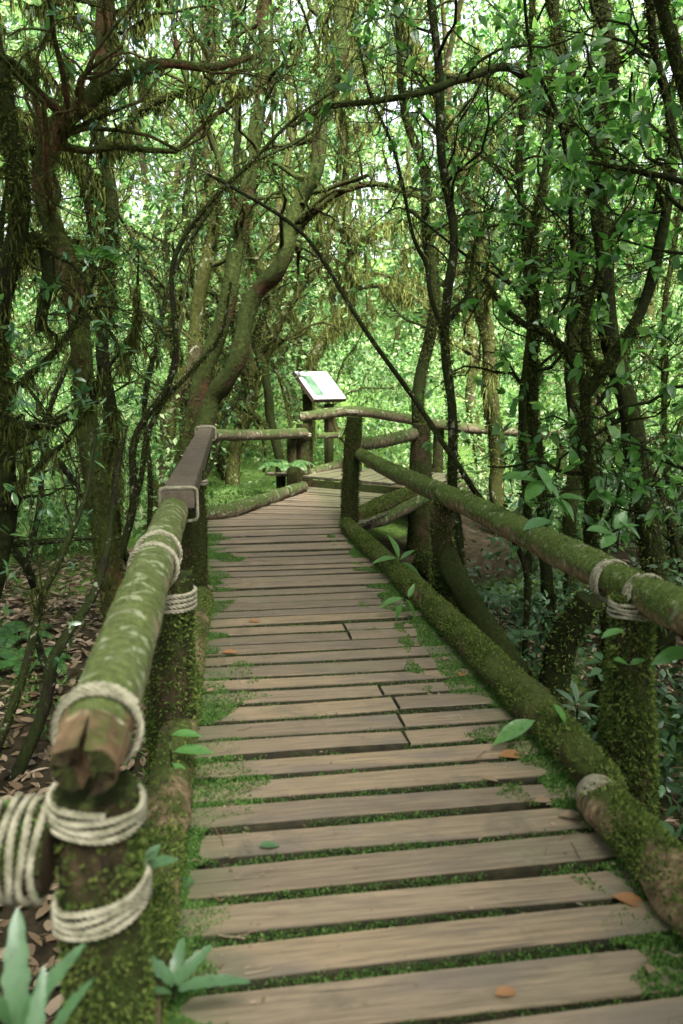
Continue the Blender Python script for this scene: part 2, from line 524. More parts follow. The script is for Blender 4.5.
def build_ground():
    xs = np.concatenate([np.linspace(-150, -14, 40), np.linspace(-13.7, 13.7, 180), np.linspace(14, 150, 40)])
    ys = np.concatenate([np.linspace(-60, -3, 20), np.linspace(-2.7, 26, 190), np.linspace(27, 200, 40)])
    X, Y = np.meshgrid(xs, ys)
    Z = gz(X, np.minimum(Y, 60)) + R.normal(0, .012, X.shape)
    n, m = X.shape
    i = np.arange(n - 1)[:, None] * m; j = np.arange(m - 1)[None]
    f = np.stack([i + j, i + j + 1, i + m + j + 1, i + m + j], -1).reshape(-1, 4)
    structure(MB().add(np.stack([X, Y, Z], -1), f).build('ground', M['ground']))


build_ground()


def scatter(n, x0, x1, y0, y1, rng):
    x = rng.uniform(x0, x1, n); y = rng.uniform(y0, y1, n)
    return x, y


# ------------------------------------------------------------------ boardwalk deck
def plank(mb, a, b, c, d, z, th, rng, bev=.006):
    """plank with corners a,b (near edge left->right), c,d (far edge right->left) on the plan; top at z"""
    q = np.array([a, b, c, d], float)
    cen = q.mean(0)
    zz = z + rng.normal(0, .003, 4)
    top_in = np.column_stack([cen + (q - cen) * np.array([1, 1]) - nrm(q - cen) * bev * 1.4, zz])
    top_out = np.column_stack([q, zz - bev])
    bot = np.column_stack([q, np.full(4, z - th)])
    # subdivide along the length so the edges can wander
    n = 14
    def line(p, r):
        t = np.linspace(0, 1, n)[:, None]
        return p + (r - p) * t
    w1 = np.cumsum(rng.normal(0, .0011, n)); w2 = np.cumsum(rng.normal(0, .0011, n))
    dn = nrm(np.array([*(q[3] - q[0]), 0.]))
    sag = rng.normal(0, .003) * np.sin(np.linspace(0, PI, n))
    rows = []
    for (s, e, w) in ((bot[0], bot[1], w1), (top_out[0], top_out[1], w1), (top_in[0], top_in[1], w1), (top_in[3], top_in[2], w2),
                      (top_out[3], top_out[2], w2), (bot[3], bot[2], w2)):
        r = line(s, e) + dn * w[:, None]
        r[:, 2] += sag
        rows.append(r)
    v = np.array(rows)            # 6, n, 3
    L = np.linalg.norm(q[1] - q[0]); W = np.linalg.norm(q[3] - q[0])
    off = rng.uniform(0, 40, 2)
    us = np.linspace(0, L, n) + off[0]
    vs = np.array([-th, 0, bev, W - bev, W, W + th]) + off[1]
    idx = np.arange(6 * n).reshape(6, n)
    fs, uvs = [], []
    for k in range(6):
        k2 = (k + 1) % 6
        f = np.stack([idx[k, :-1], idx[k, 1:], idx[k2, 1:], idx[k2, :-1]], -1)
        v2 = vs[k2] if k2 else vs[5] + W
        uu = np.stack([np.stack([us[:-1], np.full(n - 1, vs[k])], -1), np.stack([us[1:], np.full(n - 1, vs[k])], -1),
                       np.stack([us[1:], np.full(n - 1, v2)], -1), np.stack([us[:-1], np.full(n - 1, v2)], -1)], 1)
        fs.append(f); uvs.append(uu)
    for f_, u_, m_i in zip(fs, uvs, (1, 0, 0, 0, 1, 1)): mb.add(v, f_, m_i, False, u_)
    vv = v.reshape(-1, 3)
    for e, rev in ((0, 1), (n - 1, 0)):
        ring = idx[:, e][::-1] if rev else idx[:, e]
        mb.add(vv[ring], np.arange(6)[None], 1, False, np.tile(np.array([us[e], vs[2]]), (1, 6, 1)))


deck = thing('boardwalk', (0.6, 5, 0), 'long grey brown plank walkway with mossy gaps bending right at its far end', 'boardwalk')
structure(deck)
seams = []          # (x0, x1, y, z) gaps where moss grows
mb = MB()
y = -1.3
k = 0
YS = (D(380, 752)[1], D(365, 690)[1], D(345, 640)[1], D(345, 622)[1])
rngp = np.random.default_rng(5)
while y < 8.55:
    w = rngp.uniform(.12, .158)
    gap = rngp.uniform(.044, .058) if y < 3.4 else rngp.uniform(.044, .064)
    x0 = -.22 + rngp.normal(0, .02); x1 = 1.46 + rngp.normal(0, .025)
    tl = rngp.normal(0, .004); tr = rngp.normal(0, .004)
    zz = rngp.normal(0, .003)
    sp = .80 + .02 * (k % 3) if YS[0] < y < YS[1] else .78 if YS[2] < y < YS[3] else None
    if sp:
        plank(mb, (x0, y + tl), (sp - .0008, y), (sp - .0008, y + w), (x0, y + w + tl), zz, .045, rngp)
        plank(mb, (sp + .0012, y), (x1, y + tr), (x1, y + w + tr), (sp + .0012, y + w), zz + .001, .045, rngp)
    else:
        plank(mb, (x0, y + tl), (x1, y + tr), (x1, y + w + tr), (x0, y + w + tl), zz, .045, rngp)
    seams.append((x0, x1, y + w, y + w + gap))
    y += w + gap
    k += 1
Y1 = y
mb.build('plank_deck', [M['plank'], M['plankside']], deck)

A0 = np.array([-.22, Y1 + .01]); A1 = D(206, 515, .0)[:2]; A2 = D(303, 488, .0)[:2] + np.array([.1, .1])
I0 = np.array([1.47, Y1 + .01]); I1 = np.array([2.3, 10.0]); I2 = D(404, 496, .0)[:2]


def along(pts, n):
    p = np.array(pts); s = np.concatenate([[0], np.cumsum(np.linalg.norm(np.diff(p, axis=0), axis=1))])
    t = np.linspace(0, s[-1], n)
    return np.stack([np.interp(t, s, p[:, i]) for i in (0, 1)], 1)


mb = MB()
n = 22
O = along([A0, A1, A2], n + 1); N_ = along([I0, I1, I2], n + 1)
for i in range(n):
    g = .11
    plank(mb, O[i] * (1 - g) + O[i + 1] * g, N_[i] * (1 - g) + N_[i + 1] * g, N_[i] * g + N_[i + 1] * (1 - g), O[i] * g + O[i + 1] * (1 - g),
          rngp.normal(0, .003), .04, rngp)
mb.build('plank_deck', [M['plank'], M['plankside']], deck)

# raised platform beyond the step
mb = MB()
Z3 = .16
B0 = O[-1] + np.array([.02, .06]); C0 = N_[-1] + np.array([.02, .06])
uu = nrm(np.array([.62, .78])); vv = nrm(np.array([.78, -.62]))
E0 = B0 + uu * 1.5; 
for i in range(16):
    s = -.9 + i * .185
    a = B0 + vv * (s + .0); b = a + vv * .16
    lo = -.05 if s >= 0 else .0
    # near boundary is the step edge for the first planks, then the kerb side
    ta = 0.0; tb = 0.0
    if s < 1.4:
        edge = C0 - B0
        def hit(o):
            # distance along uu from o to the line B0-C0
            mA = np.array([[uu[0], -edge[0]], [uu[1], -edge[1]]]); r = np.linalg.solve(mA, B0 - o); return r[0]
        ta, tb = hit(a), hit(b)
    far = 1.45
    a0, b0 = a + uu * max(ta, -.2), b + uu * max(tb, -.2)
    a1, b1 = a + uu * far, b + uu * far
    if ta > far - .1: continue
    plank(mb, a0, a1, b1, b0, Z3 + rngp.normal(0, .003), .04, rngp)
mb.build('plank_deck', [M['plank'], M['plankside']], deck)


def box(mb, c, ax, ay, az, mat=0, bev=0.0):
    """box from centre and three half-axis vectors"""
    c, ax, ay, az = (np.asarray(q, float) for q in (c, ax, ay, az))
    s = np.array([[x, y_, z] for x in (-1, 1) for y_ in (-1, 1) for z in (-1, 1)], float)
    v = c + s[:, :1] * ax + s[:, 1:2] * ay + s[:, 2:] * az
    f = [[0, 1, 3, 2], [4, 6, 7, 5], [0, 4, 5, 1], [2, 3, 7, 6], [0, 2, 6, 4], [1, 5, 7, 3]]
    mb.add(v, f, mat, False)


mb = MB()
ed = np.array([*(C0 - B0), 0.]); mid = np.array([*((B0 + C0) / 2), .06]) - np.array([.02, .05, 0])
box(mb, mid, ed * .55, nrm(np.cross(ed, [0, 0, 1.])) * .025, np.array([0, 0, .055]))
mb.build('step_riser', M['post'], deck)
mb = MB()
for x in (-.05, .62, 1.3):
    box(mb, (x, (Y1 - 1.3) / 2, -.125), (.045, 0, 0), (0, (Y1 + 1.3) / 2, 0), (0, 0, .075))
mb.build('joist', M['post'], deck)
mb = MB()
for yy in np.arange(.2, 8.6, 1.7):
    for x in (0.0, 1.25):
        g = float(gz(x, yy))
        p, r = catmull([(x, yy, g - .2), (x + .01, yy, -.2)], [.07, .065], .1)
        tube(mb, p, r, 8, .06)
mb.build('support_pile', M['post'], deck)


# ------------------------------------------------------------------ moss in the gaps and along the edges
mb = MB()
rm = np.random.default_rng(3)
pp = []
for (x0, x1, ya, yb) in seams:
    if yb < .9: continue
    dens = 1500 if ya < 3.2 else 800 if ya < 5.5 else 200
    n = int((x1 - x0) * dens)
    x = rm.uniform(x0, x1, n)
    yy = rm.uniform(ya - .002, yb + .002, n)
    z = rm.uniform(-.045, -.010, n)
    pp.append(np.stack([x, yy, z], 1))
pp = np.concatenate(pp)
pe = []
for (x0, x1, ya, yb) in seams:
    if yb < .9 or ya > 6: continue
    n = int((x1 - x0) * (900 if ya < 3.4 else 420))
    pe.append(np.stack([rm.uniform(x0, x1, n), np.full(n, yb - .002), -.004 - .035 * rm.random(n)], 1))
pe = np.concatenate(pe); pe = pe[patchy(pe * np.array([1, 1, 0]), rm, 4, -.4)]
tufts(mb, pe, np.tile([0, -.7, .6], (len(pe), 1)), rm, (.006, .015), .4, 0, 1, .7)
pp = pp[patchy(pp * np.array([1, 1, 0]), rm, 5, -.6)]
tufts(mb, pp, np.tile([0, 0, 1.], (len(pp), 1)), rm, (.008, .018), .4, 0, 1, .8)
# split planks joints
# fringes along both sides
for (xe, sgn, dens, w0) in ((1.41, -1, 80000, .17), (-.19, 1, 60000, .16)):
    n = dens
    yy = rm.uniform(1.2, 8.5, n)
    wy = w0 * (1 + .5 * np.sin(yy * 1.9 + sgn) + .45 * np.sin(yy * 4.7) + .4 * np.sin(yy * 11.3 + 2) + .3 * np.sin(yy * 23))
    off = rm.random(n) ** 1.25 * np.maximum(wy, .03) * 1.6
    x = xe + sgn * off
    p = np.stack([x, yy, np.full(n, -.004)], 1)
    keep = patchy(p * np.array([1, 1, 0]), rm, 11, -2.3 + off * 10)
    p = p[keep]
    tufts(mb, p, np.tile([0, 0, 1.], (len(p), 1)), rm, (.006, .02), .4, 0, 2, .9)
tag(mb.build('deck_moss', M['mossgreen']), 'bright green moss in the plank gaps and along both deck edges', 'moss', kind='stuff')


# ------------------------------------------------------------------ ropes
def rope_path(mb, p, rr, rng, lay=None, sides=6):
    """three-strand rope along a dense path"""
    lay = lay or rr * 5.5
    L = np.concatenate([[0], np.cumsum(np.linalg.norm(np.diff(p, axis=0), axis=1))])
    n = max(8, int(L[-1] / (lay / 9)))
    s = np.linspace(0, L[-1], n)
    q = np.stack([np.interp(s, L, p[:, i]) for i in range(3)], 1)
    t = nrm(np.gradient(q, axis=0))
    n1 = np.zeros_like(q); v = nrm(np.cross(t[0], [.3, .5, .8]))
    for i in range(n):
        v = nrm(v - (v @ t[i]) * t[i]); n1[i] = v
    n2 = np.cross(t, n1)
    a = np.linspace(0, 2 * PI, sides, endpoint=False)
    for k in range(3):
        ph = 2 * PI * (s / lay + k / 3)
        o1 = np.cos(ph)[:, None] * n1 + np.sin(ph)[:, None] * n2
        c = q + o1 * rr * .58
        o2 = np.cross(t, o1)
        V = c[:, None] + rr * .5 * (np.cos(a)[None, :, None] * o1[:, None] + np.sin(a)[None, :, None] * o2[:, None])
        i = np.arange(n - 1)[:, None] * sides; j = np.arange(sides)[None]; kk = (j + 1) % sides
        mb.add(V, np.stack([i + j, i + kk, i + sides + kk, i + sides + j], -1).reshape(-1, 4))


def coil(mb, c, axis, rad, turns, rr, rng, tilt=0.0, spread=1.02, ref=None, wob=.05):
    axis = nrm(np.asarray(axis, float))
    ref = np.array([1., .3, .2]) if ref is None else ref
    e1 = nrm(np.cross(axis, ref)); e2 = np.cross(axis, e1)
    n = int(turns * 72)
    a = np.linspace(0, 2 * PI * turns, n)
    h = (a / (2 * PI) - turns / 2) * rr * 2 * spread + tilt * np.sin(a + .4) * rad + wob * rr * np.sin(a * 3.3)
    r = rad + rr * (1 + .12 * np.sin(a * .9 + 1) + .06 * np.sin(a * 2.7))
    p = np.asarray(c) + axis * h[:, None] + (np.cos(a) * r)[:, None] * e1 + (np.sin(a) * r)[:, None] * e2
    rope_path(mb, p, rr, rng)


def logtube(mb, pts, rad, sides=18, amp=.05, step=.05, mat=0, capmat=None, rng=R):
    p, r = catmull(pts, rad, step)
    tube(mb, p, r, sides, amp, rng, True, mat, capmat)
    return p[None], r[None]


def mosscover(parent, Pt, Rr, n, rng, ln=(.01, .025), updep=.5, thr=-.5, mat='moss', blades=2, name='moss', fill=.28):
    p, q, t, r = on_tubes(Pt, Rr, n, rng)
    keep = (patchy(p, rng, 5, thr) | (rng.random(n) < fill)) & (q[:, 2] + rng.normal(0, .45, n) > -updep)
    mb = MB()
    tufts(mb, p[keep], q[keep], rng, ln, .38, 0, blades, .7)
    o = mb.build(name, M[mat], parent)
    o['kind'] = 'stuff'
    return o


# ------------------------------------------------------------------ left handrail
rl = np.random.default_rng(21)
dn_ = 1.66
left = thing('handrail', P(97, 1024, dn_) * np.array([1, 1, 0]), 'left handrail of lichen-spotted log and flat plank lashed with pale rope', 'handrail')
# near post
a = P(97, 788, dn_); ax_ = a[0]; ay_ = a[1]
g = float(gz(ax_, ay_))
post_top = a[2]
mb = MB()
pt, rd = logtube(mb, [(ax_ + .02, ay_ - .02, g - .1), (ax_ + .01, ay_ - .01, -.1), (ax_, ay_, .4), (ax_, ay_, post_top)], [.105, .095, .088, .087], 22, .045, .03, rng=rl)
mb.build('post', M['post'], left)
mosscover(left, pt, rd, 12000, rl, (.006, .018), 1.5, .1, 'moss', 2)
# post ropes
mb = MB()
coil(mb, (ax_, ay_, P(97, 806, dn_)[2]), (0, .0, 1), .089, 3.5, .0078, rl, .12, 1.16, None, .35)
mb.build('rope_lashing', M['rope'], left)
mb = MB()
coil(mb, (ax_, ay_, P(97, 897, dn_)[2]), (.02, -.0, 1), .092, 3.7, .0078, rl, -.22, 1.14, None, .4)
mb.build('rope_lashing', M['rope'], left)
# rail log
e0 = P(93, 742, 1.66); e1 = P(173, 508, 4.95)
e0[2] -= .0; e1[2] -= .02
mb = MB()
mid1 = e0 * .6 + e1 * .4 + np.array([.0, 0, .012])
pt, rd = logtube(mb, [e0, e0 * .85 + e1 * .15, mid1, e1], [.076, .082, .086, .09], 26, .03, .035, rng=rl)
mb.build('top_rail', M['log'], left)
mosscover(left, pt, rd, 9000, rl, (.003, .009), .5, .4, 'moss', 2)
# split prongs of the bare rail end
mb = MB()
dr = nrm(e0 - e1)
sd = nrm(np.cross(dr, [0, 0, 1.]))
upv = np.cross(sd, dr) * (1 if np.cross(sd, dr)[2] > 0 else -1)
for sg, ln_, rr_, lo in ((-1, .155, .076, .0), (1, .115, .072, -.010)):
    arc = np.linspace(-PI / 2, PI / 2, 11)
    sec = [(math.cos(t_) * .98, math.sin(t_) * .92) for t_ in arc] + [(.16, .55), (.10, .2), (.2, -.1), (.12, -.5)]
    ns = 13
    grain = rl.normal(0, .05, len(sec)); grain2 = rl.normal(0, .03, len(sec)); jag = rl.normal(0, .011, len(sec))
    V_ = []
    for i_ in range(ns):
        t_ = i_ / (ns - 1)
        c_e = e0 + dr * (-.07 + (ln_ + .07) * t_) + upv * (.006 + lo * t_) + sd * sg * .010 * t_
        rr2_ = rr_ * (1 - .22 * t_ ** 2)
        for j_, (x_e, z_e) in enumerate(sec):
            k_e = 1 + grain[j_] + grain2[j_] * math.sin(t_ * 9 + j_) + rl.normal(0, .012)
            V_.append(c_e + sd * sg * x_e * rr2_ * k_e + upv * z_e * rr2_ * k_e + dr * (jag[j_] if i_ == ns - 1 else 0))
    m_s = len(sec); V_ = np.array(V_)
    i = np.arange(ns - 1)[:, None] * m_s; j = np.arange(m_s)[None]; kk = (j + 1) % m_s
    mb.add(V_, np.stack([i + j, i + kk, i + m_s + kk, i + m_s + j], -1).reshape(-1, 4), 0, False)
    endp = np.vstack([V_[-m_s:], V_[-m_s:].mean(0) - dr * .006])
    jj = np.arange(m_s)
    mb.add(endp, np.stack([jj, (jj + 1) % m_s, np.full(m_s, m_s)], -1), 1, False)
mb.build('split_rail_end', [M['railend'], M['post']], left)
# rail ropes
mb = MB()
q = e0 * .975 + e1 * .025
coil(mb, q + np.array([0, 0, -.004]), e1 - e0, .083, 2.7, .0088, rl, .06, 1.05, None, .3)
mb.build('rope_lashing', M['rope'], left)
for tt, n_, tl in ((.52, 1.6, .1), (.60, 1.5, -.15)):
    mb = MB()
    coil(mb, e0 * (1 - tt) + e1 * tt, e1 - e0, .089, n_ + .6, .0105, rl, tl)
    mb.build('rope_lashing', M['rope'], left)
# posts 2 and 3
for (px, dd, topz, n_) in ((170, 3.45, .78, 5200), (196, 6.15, .93, 2600)):
    b = P(px, 600, dd); g = float(gz(b[0], b[1]))
    mb = MB()
    pt, rd = logtube(mb, [(b[0], b[1], g - .1), (b[0] - .01, b[1], .1), (b[0], b[1], topz)], [.12, .105, .095], 18, .07, .05, rng=rl)
    mb.build('post', M['post'], left)
    mosscover(left, pt, rd, n_, rl, (.01, .028), 1.5, -.6, 'mosstree' if dd > 5 else 'moss', 2)
    if dd < 5:
        mb = MB(); coil(mb, (b[0], b[1], topz - .10), (0, 0, 1), .098, 4.4, .0105, rl, .1); mb.build('rope_lashing', M['rope'], left)
    else:
        mb = MB(); coil(mb, (b[0], b[1], topz - .06), (0, 0, 1), .098, 2.5, .010, rl, .25); mb.build('rope_lashing', M['rope'], left)
# flat plank rail
n0 = P(177.5, 492, 4.92); n1_ = P(207, 425, 9.9)
mb = MB()
dv = nrm(n1_ - n0); sv = nrm(np.cross(dv, [0, 0, 1.])); uv_ = np.cross(sv, dv)
hw0, hw1, th_ = .098, .085, .095
v = []
for k_ in range(13):
    t_ = k_ / 12
    c = n0 * (1 - t_) + n1_ * t_ + uv_ * .006 * math.sin(k_ * 1.3)
    hw = hw0 * (1 - t_) + hw1 * t_
    th2 = th_
    for (s_, z_) in ((-1, 0.004), (-.94, 0.0), (-.9, .008), (.9, .008), (.94, 0.0), (1, .004), (1, -th2), (-1, -th2)):
        v.append(c + sv * s_ * hw + uv_ * (z_ - .006))
v = np.array(v); m_ = 8
i = np.arange(12)[:, None] * m_; j = np.arange(m_)[None]; kk = (j + 1) % m_
mb.add(v, np.stack([i + j, i + m_ + j, i + m_ + kk, i + kk], -1).reshape(-1, 4), 0, False)
mb.add(v[:m_], np.arange(m_)[None], 0, False); mb.add(v[-m_:], np.arange(m_)[::-1][None], 0, False)
mb.build('plank_rail', M['railplank'], left)


def loop_rect(mb, c, ux, uz, hx, hz, rr, sag=.0):
    """rope loop round a rectangular section"""
    pts = []
    for k_ in range(48):
        a_ = 2 * PI * k_ / 47
        x_ = np.sign(math.cos(a_)) * abs(math.cos(a_)) ** .35; z_ = np.sign(math.sin(a_)) * abs(math.sin(a_)) ** .35
        pts.append(c + ux * hx * x_ + uz * (hz * z_ - (sag if z_ < 0 else 0)) + np.cross(ux, uz) * .01 * math.sin(a_))
    rope_path(mb, np.array(pts), rr, rl)


mb = MB()
loop_rect(mb, n0 + dv * .05 - uv_ * .05, sv, uv_, hw0 + .016, .072, .0105, .07)
mb.build('rope_lashing', M['rope'], left)
mb = MB()
loop_rect(mb, n1_ - dv * .55 - uv_ * .05, sv, uv_, hw1 + .03, .075, .011, .01)
mb.build('rope_lashing', M['rope'], left)

# cross log running off to the left of the near post
ca = P(52, 850, 1.64); cb = P(-190, 842, 1.68)
cl = thing('cross_log', ca, 'moss-topped log tied with thick rope, butting the near left post from the side', 'log')
mb = MB()
pt, rd = logtube(mb, [ca, (ca + cb) / 2, cb], [.088, .092, .09], 20, .05, .03, rng=rl)
mb.build('log_body', M['post'], cl)
mosscover(cl, pt, rd, 3200, rl, (.008, .02), -.25, -1.5, 'mossgreen', 2)
mb = MB()
coil(mb, P(25, 848, 1.65), cb - ca, .094, 4.6, .0082, rl, .05, 1.4, None, .4)
mb.build('rope_lashing', M['rope'], cl)

# ------------------------------------------------------------------ right handrail
rr_ = np.random.default_rng(33)
DR1 = 3.12
right = thing('handrail', P(625, 800, DR1) * np.array([1, 1, 0]), 'right handrail of one long mossy log on stout moss-covered posts', 'handrail')
rp = [P(352, 450, 9.25), P(385, 468, 7.9), P(420, 484, 6.7), P(470, 506, 5.4), P(520, 531, 4.55), P(570, 556, 3.85), P(620, 582, 3.3), P(690, 615, 2.78), P(800, 668, 2.25)]
for i_, q in enumerate(rp): q[2] += .0
mb = MB()
pt, rd = logtube(mb, rp, [.066, .076, .082, .08, .083, .088, .08, .084, .084], 24, .10, .04, capmat=1, rng=rr_)
mb.build('top_rail', [M['log_brown'], M['cut']], right)
mosscover(right, pt, rd, 24000, rr_, (.005, .015), -.1, -.3, 'moss', 2)
RPOST = ((633, DR1, .70, .088, 26000), (441, 5.95, .72, .085, 9000))
for (px, dd, topz, rad_, n_) in RPOST:
    b = P(px, 600, dd); g = float(gz(b[0], b[1])); tz = topz
    mb = MB()
    pt, rd = logtube(mb, [(b[0] + .03, b[1], g - .15), (b[0] + .02, b[1], -.05), (b[0], b[1], .35), (b[0], b[1], tz)],
                     [rad_ * 1.6, rad_ * 1.3, rad_, rad_ * .92], 18, .17, .05, rng=rr_)
    mb.build('post', M['post'], right)
    mosscover(right, pt, rd, n_, rr_, (.010, .035), 1.5, -.8, 'moss', 2)
    if dd < 4:
        mb = MB(); coil(mb, (b[0] - .01, b[1], tz - .065), (0, 0, 1), rad_ * .9, 3.6, .008, rr_, .1, 1.1, None, .4); mb.build('rope_lashing', M['rope'], right)
for (px, py, dd, n_) in ((612, 578, 3.37, 1.7), (646, 594, 3.10, 2.0)):
    mb = MB(); coil(mb, P(px, py + 3, dd), rp[7] - rp[6], .085, n_ + .8, .0095, rr_, .06, 1.02, None, .3); mb.build('rope_lashing', M['rope'], right)
# post at the bend, taller than the rail
b = P(350, 530, 8.95); g = float(gz(b[0], b[1]))
tz = P(352, 417, 8.95)[2]
mb = MB()
pt, rd = logtube(mb, [(b[0], b[1], g - .1), (b[0], b[1], .3), (b[0] + .04, b[1] - .02, tz)], [.115, .10, .085], 16, .06, .05, rng=rr_)
mb.build('post', M['post'], right)
mosscover(right, pt, rd, 2200, rr_, (.012, .03), 1.5, -.2, 'mosstree', 2)
# leaning brace under the rail
br = thing('brace_log', P(442, 560, 6.0), 'dark leaning log propped from the second right post down into the gully', 'log')
mb = MB()
pt, rd = logtube(mb, [P(440, 540, 6.05), P(468, 600, 5.5), P(520, 680, 5.0)], [.085, .09, .095], 14, .06, .06, rng=rr_)
mb.build('log_body', M['post'], br)

# ------------------------------------------------------------------ back rails and the platform's rails
rb = np.random.default_rng(41)
back = thing('handrail', D(300, 485) * np.array([1, 1, 0]), 'short rail behind the bend joining the flat plank rail to the twin post', 'handrail')
mb = MB()
logtube(mb, [P(206, 435, 10.0), P(255, 435, 11.2), P(304, 433, 12.3)], [.075, .075, .08], 14, .05, .06, capmat=1, rng=rb)
mb.build('top_rail', [M['backlog'], M['cut']], back)
for (px, dd, r_, tp) in ((303, 12.45, .10, 424), (292, 12.3, .075, 432)):
    q = P(px, 484, dd)
    mb = MB()
    pt, rd = logtube(mb, [(q[0], q[1], -.6), (q[0], q[1], .3), (q[0], q[1], P(px, tp, dd)[2])], [r_ * 1.1, r_, r_ * .95], 14, .06, .06, rng=rb)
    mb.build('post', M['post'], back)
    mosscover(back, pt, rd, 700, rb, (.015, .03), 1.5, .2, 'mosstree', 2)
q = P(303, 433, 12.4)
mb = MB(); coil(mb, q, (0, 0, 1), .105, 2.5, .014, rb, .3); mb.build('rope_lashing', M['rope'], back)

plat = thing('handrail', P(352, 470, 12.6) * np.array([1, 1, 0]), 'far grey log rail curving round the raised platform below the signboard', 'handrail')
mb = MB()
pt, rd = logtube(mb, [P(300, 417, 12.9), P(325, 414, 12.9), P(352, 411, 12.8), P(385, 415, 12.8), P(420, 421, 12.7), P(460, 427, 12.7)], [.08, .085, .085, .085, .085, .085], 14, .07, .06, capmat=1, rng=rb)
pt2, rd2 = logtube(mb, [P(452, 427, 12.8), P(520, 432, 12.9), P(600, 437, 13.1), P(720, 441, 13.4)], [.08, .085, .085, .085], 14, .07, .08, rng=rb)
mb.build('top_rail', [M['backlog'], M['cut']], plat)
mosscover(plat, pt2, rd2, 1500, rb, (.012, .03), .4, -.5, 'mosstree', 2)
for px in (356, 437, 560, 655):
    q = P(px, 470, 12.85 + max(0, px - 437) * .0025); g = float(gz(q[0], q[1]))
    tp = P(px, 412 if px < 400 else 422 if px < 500 else 436, q[1])[2]
    mb = MB()
    pt, rd = logtube(mb, [(q[0], q[1], g - .1), (q[0] + .02, q[1], tp)], [.1, .085], 12, .07, .07, rng=rb)
    mb.build('post', M['post'], plat)
q = P(352, 411, 12.75)
mb = MB(); coil(mb, q, pt[0, -1] - pt[0, 0], .088, 2.2, .013, rb, .1); mb.build('rope_lashing', M['rope'], plat)
# lower rail
mb = MB()
logtube(mb, [P(318, 436, 12.8), P(338, 435, 12.8)], [.05, .05], 10, .05, .06, rng=rb)
mb.build('lower_rail', M['backlog'], plat)

inner = thing('handrail', P(405, 520, 10) * np.array([1, 1, 0]), 'short mossy rail on the inner corner between bend post and dark post', 'handrail')
mb = MB()
pt, rd = logtube(mb, [P(356, 445, 9.1), P(385, 441, 9.8), P(418, 433, 10.5)], [.075, .08, .08], 14, .06, .06, capmat=1, rng=rb)
mb.build('top_rail', [M['backlog'], M['cut']], inner)
mosscover(inner, pt, rd, 900, rb, (.01, .025), .3, 0, 'moss', 2)
q = P(419, 520, 10.45); g = float(gz(q[0], q[1]))
mb = MB()
pt, rd = logtube(mb, [(q[0], q[1], g - .1), (q[0], q[1], .4), (q[0] + .01, q[1], P(419, 424, 10.45)[2])], [.16, .14, .12], 14, .08, .06, rng=rb)
mb.build('post', M['post'], inner)
mosscover(inner, pt, rd, 1800, rb, (.015, .035), 1.5, -.5, 'mosstree', 2)


# ------------------------------------------------------------------ kerb logs
def kerb(label, pts, rad, n_, mat='kerb', moss='moss', ln=(.012, .03), amp=.10, thr=-1.0, updep=.25, cap=None, sides=18, name='kerb_log'):
    o = thing(name, pts[0], label, 'log', None)
    mb = MB()
    pt, rd = logtube(mb, pts, rad, sides, amp, .05, capmat=1 if cap else None, rng=rb)
    mb.build('log_body', [M[mat], M['cut']] if cap else M[mat], o)
    if n_: mosscover(o, pt, rd, n_, rb, ln, updep, thr, moss, 2, 'moss', .22)
    return o


kz = .075
kerb('long kerb log thick with moss along the right edge of the planks',
     [D(346, 524, kz), D(385, 560, kz), D(430, 603, kz), D(480, 652, kz), D(535, 708, kz), D(585, 762, kz), D(618, 788, kz)], [.07, .074, .08, .084, .088, .08, .04], 30000, thr=-.35, amp=.2, updep=.6, ln=(.008, .024))
kerb('near right kerb log with a pale sawn end and bare wood showing on its side',
     [D(600, 800, kz), D(640, 842, kz), D(690, 900, kz), D(790, 1010, kz)], [.078, .082, .085, .088], 15000, mat='kerb_bare', thr=.2, cap=True, amp=.2, ln=(.008, .024))
_nk = COL.objects.get('kerb_log.001')
_c0, _c1 = D(600, 800, kz), D(640, 842, kz)
_dd = nrm(_c0 - _c1)
mb = MB()
p, r = catmull([_c0 - _dd * .03 + np.array([0, 0, .006]), _c0 + _dd * .02 + np.array([0, 0, .004]), _c0 + _dd * .055 - np.array([0, 0, .006])], [.08, .081, .07], .012)
tube(mb, p, r, 16, .06, rb)
mb.build('sawn_end', M['cut'], _nk)
kerb('left kerb log worn bare on top beneath the rope-tied rail',
     [D(201, 598, kz), D(189, 660, kz), D(174, 760, kz), D(150, 900, kz), D(110, 1130, kz)], [.08, .08, .078, .08, .082], 26000, thr=0, amp=.14, updep=.7, mat='kerb_bare', ln=(.008, .022))
kerb('pale kerb log curving round the outside of the bend toward the twin post',
     [D(204, 514, .07), D(225, 512, .07), D(250, 505, .07), D(275, 496, .07), D(303, 487, .07)], [.085, .09, .09, .085, .085], 1200, mat='backlog', thr=.5)
kerb('upper mossy kerb log behind the bend post at the step',
     [P(356, 517, 9.2), P(385, 503, 9.8), P(416, 492, 10.3)], [.085, .09, .09], 2600, thr=-1, ln=(.015, .035))
kerb('lower barer kerb log behind the bend post at the step',
     [P(366, 524, 9.25), P(390, 516, 9.7), P(420, 500, 10.2)], [.08, .08, .085], 800, mat='backlog', thr=.4)
kerb('straight kerb log on the raised platform under the signboard',
     [P(308, 474, 12.6), P(332, 467, 13.2), P(352, 461, 13.8)], [.085, .085, .085], 300, mat='backlog', thr=.8)

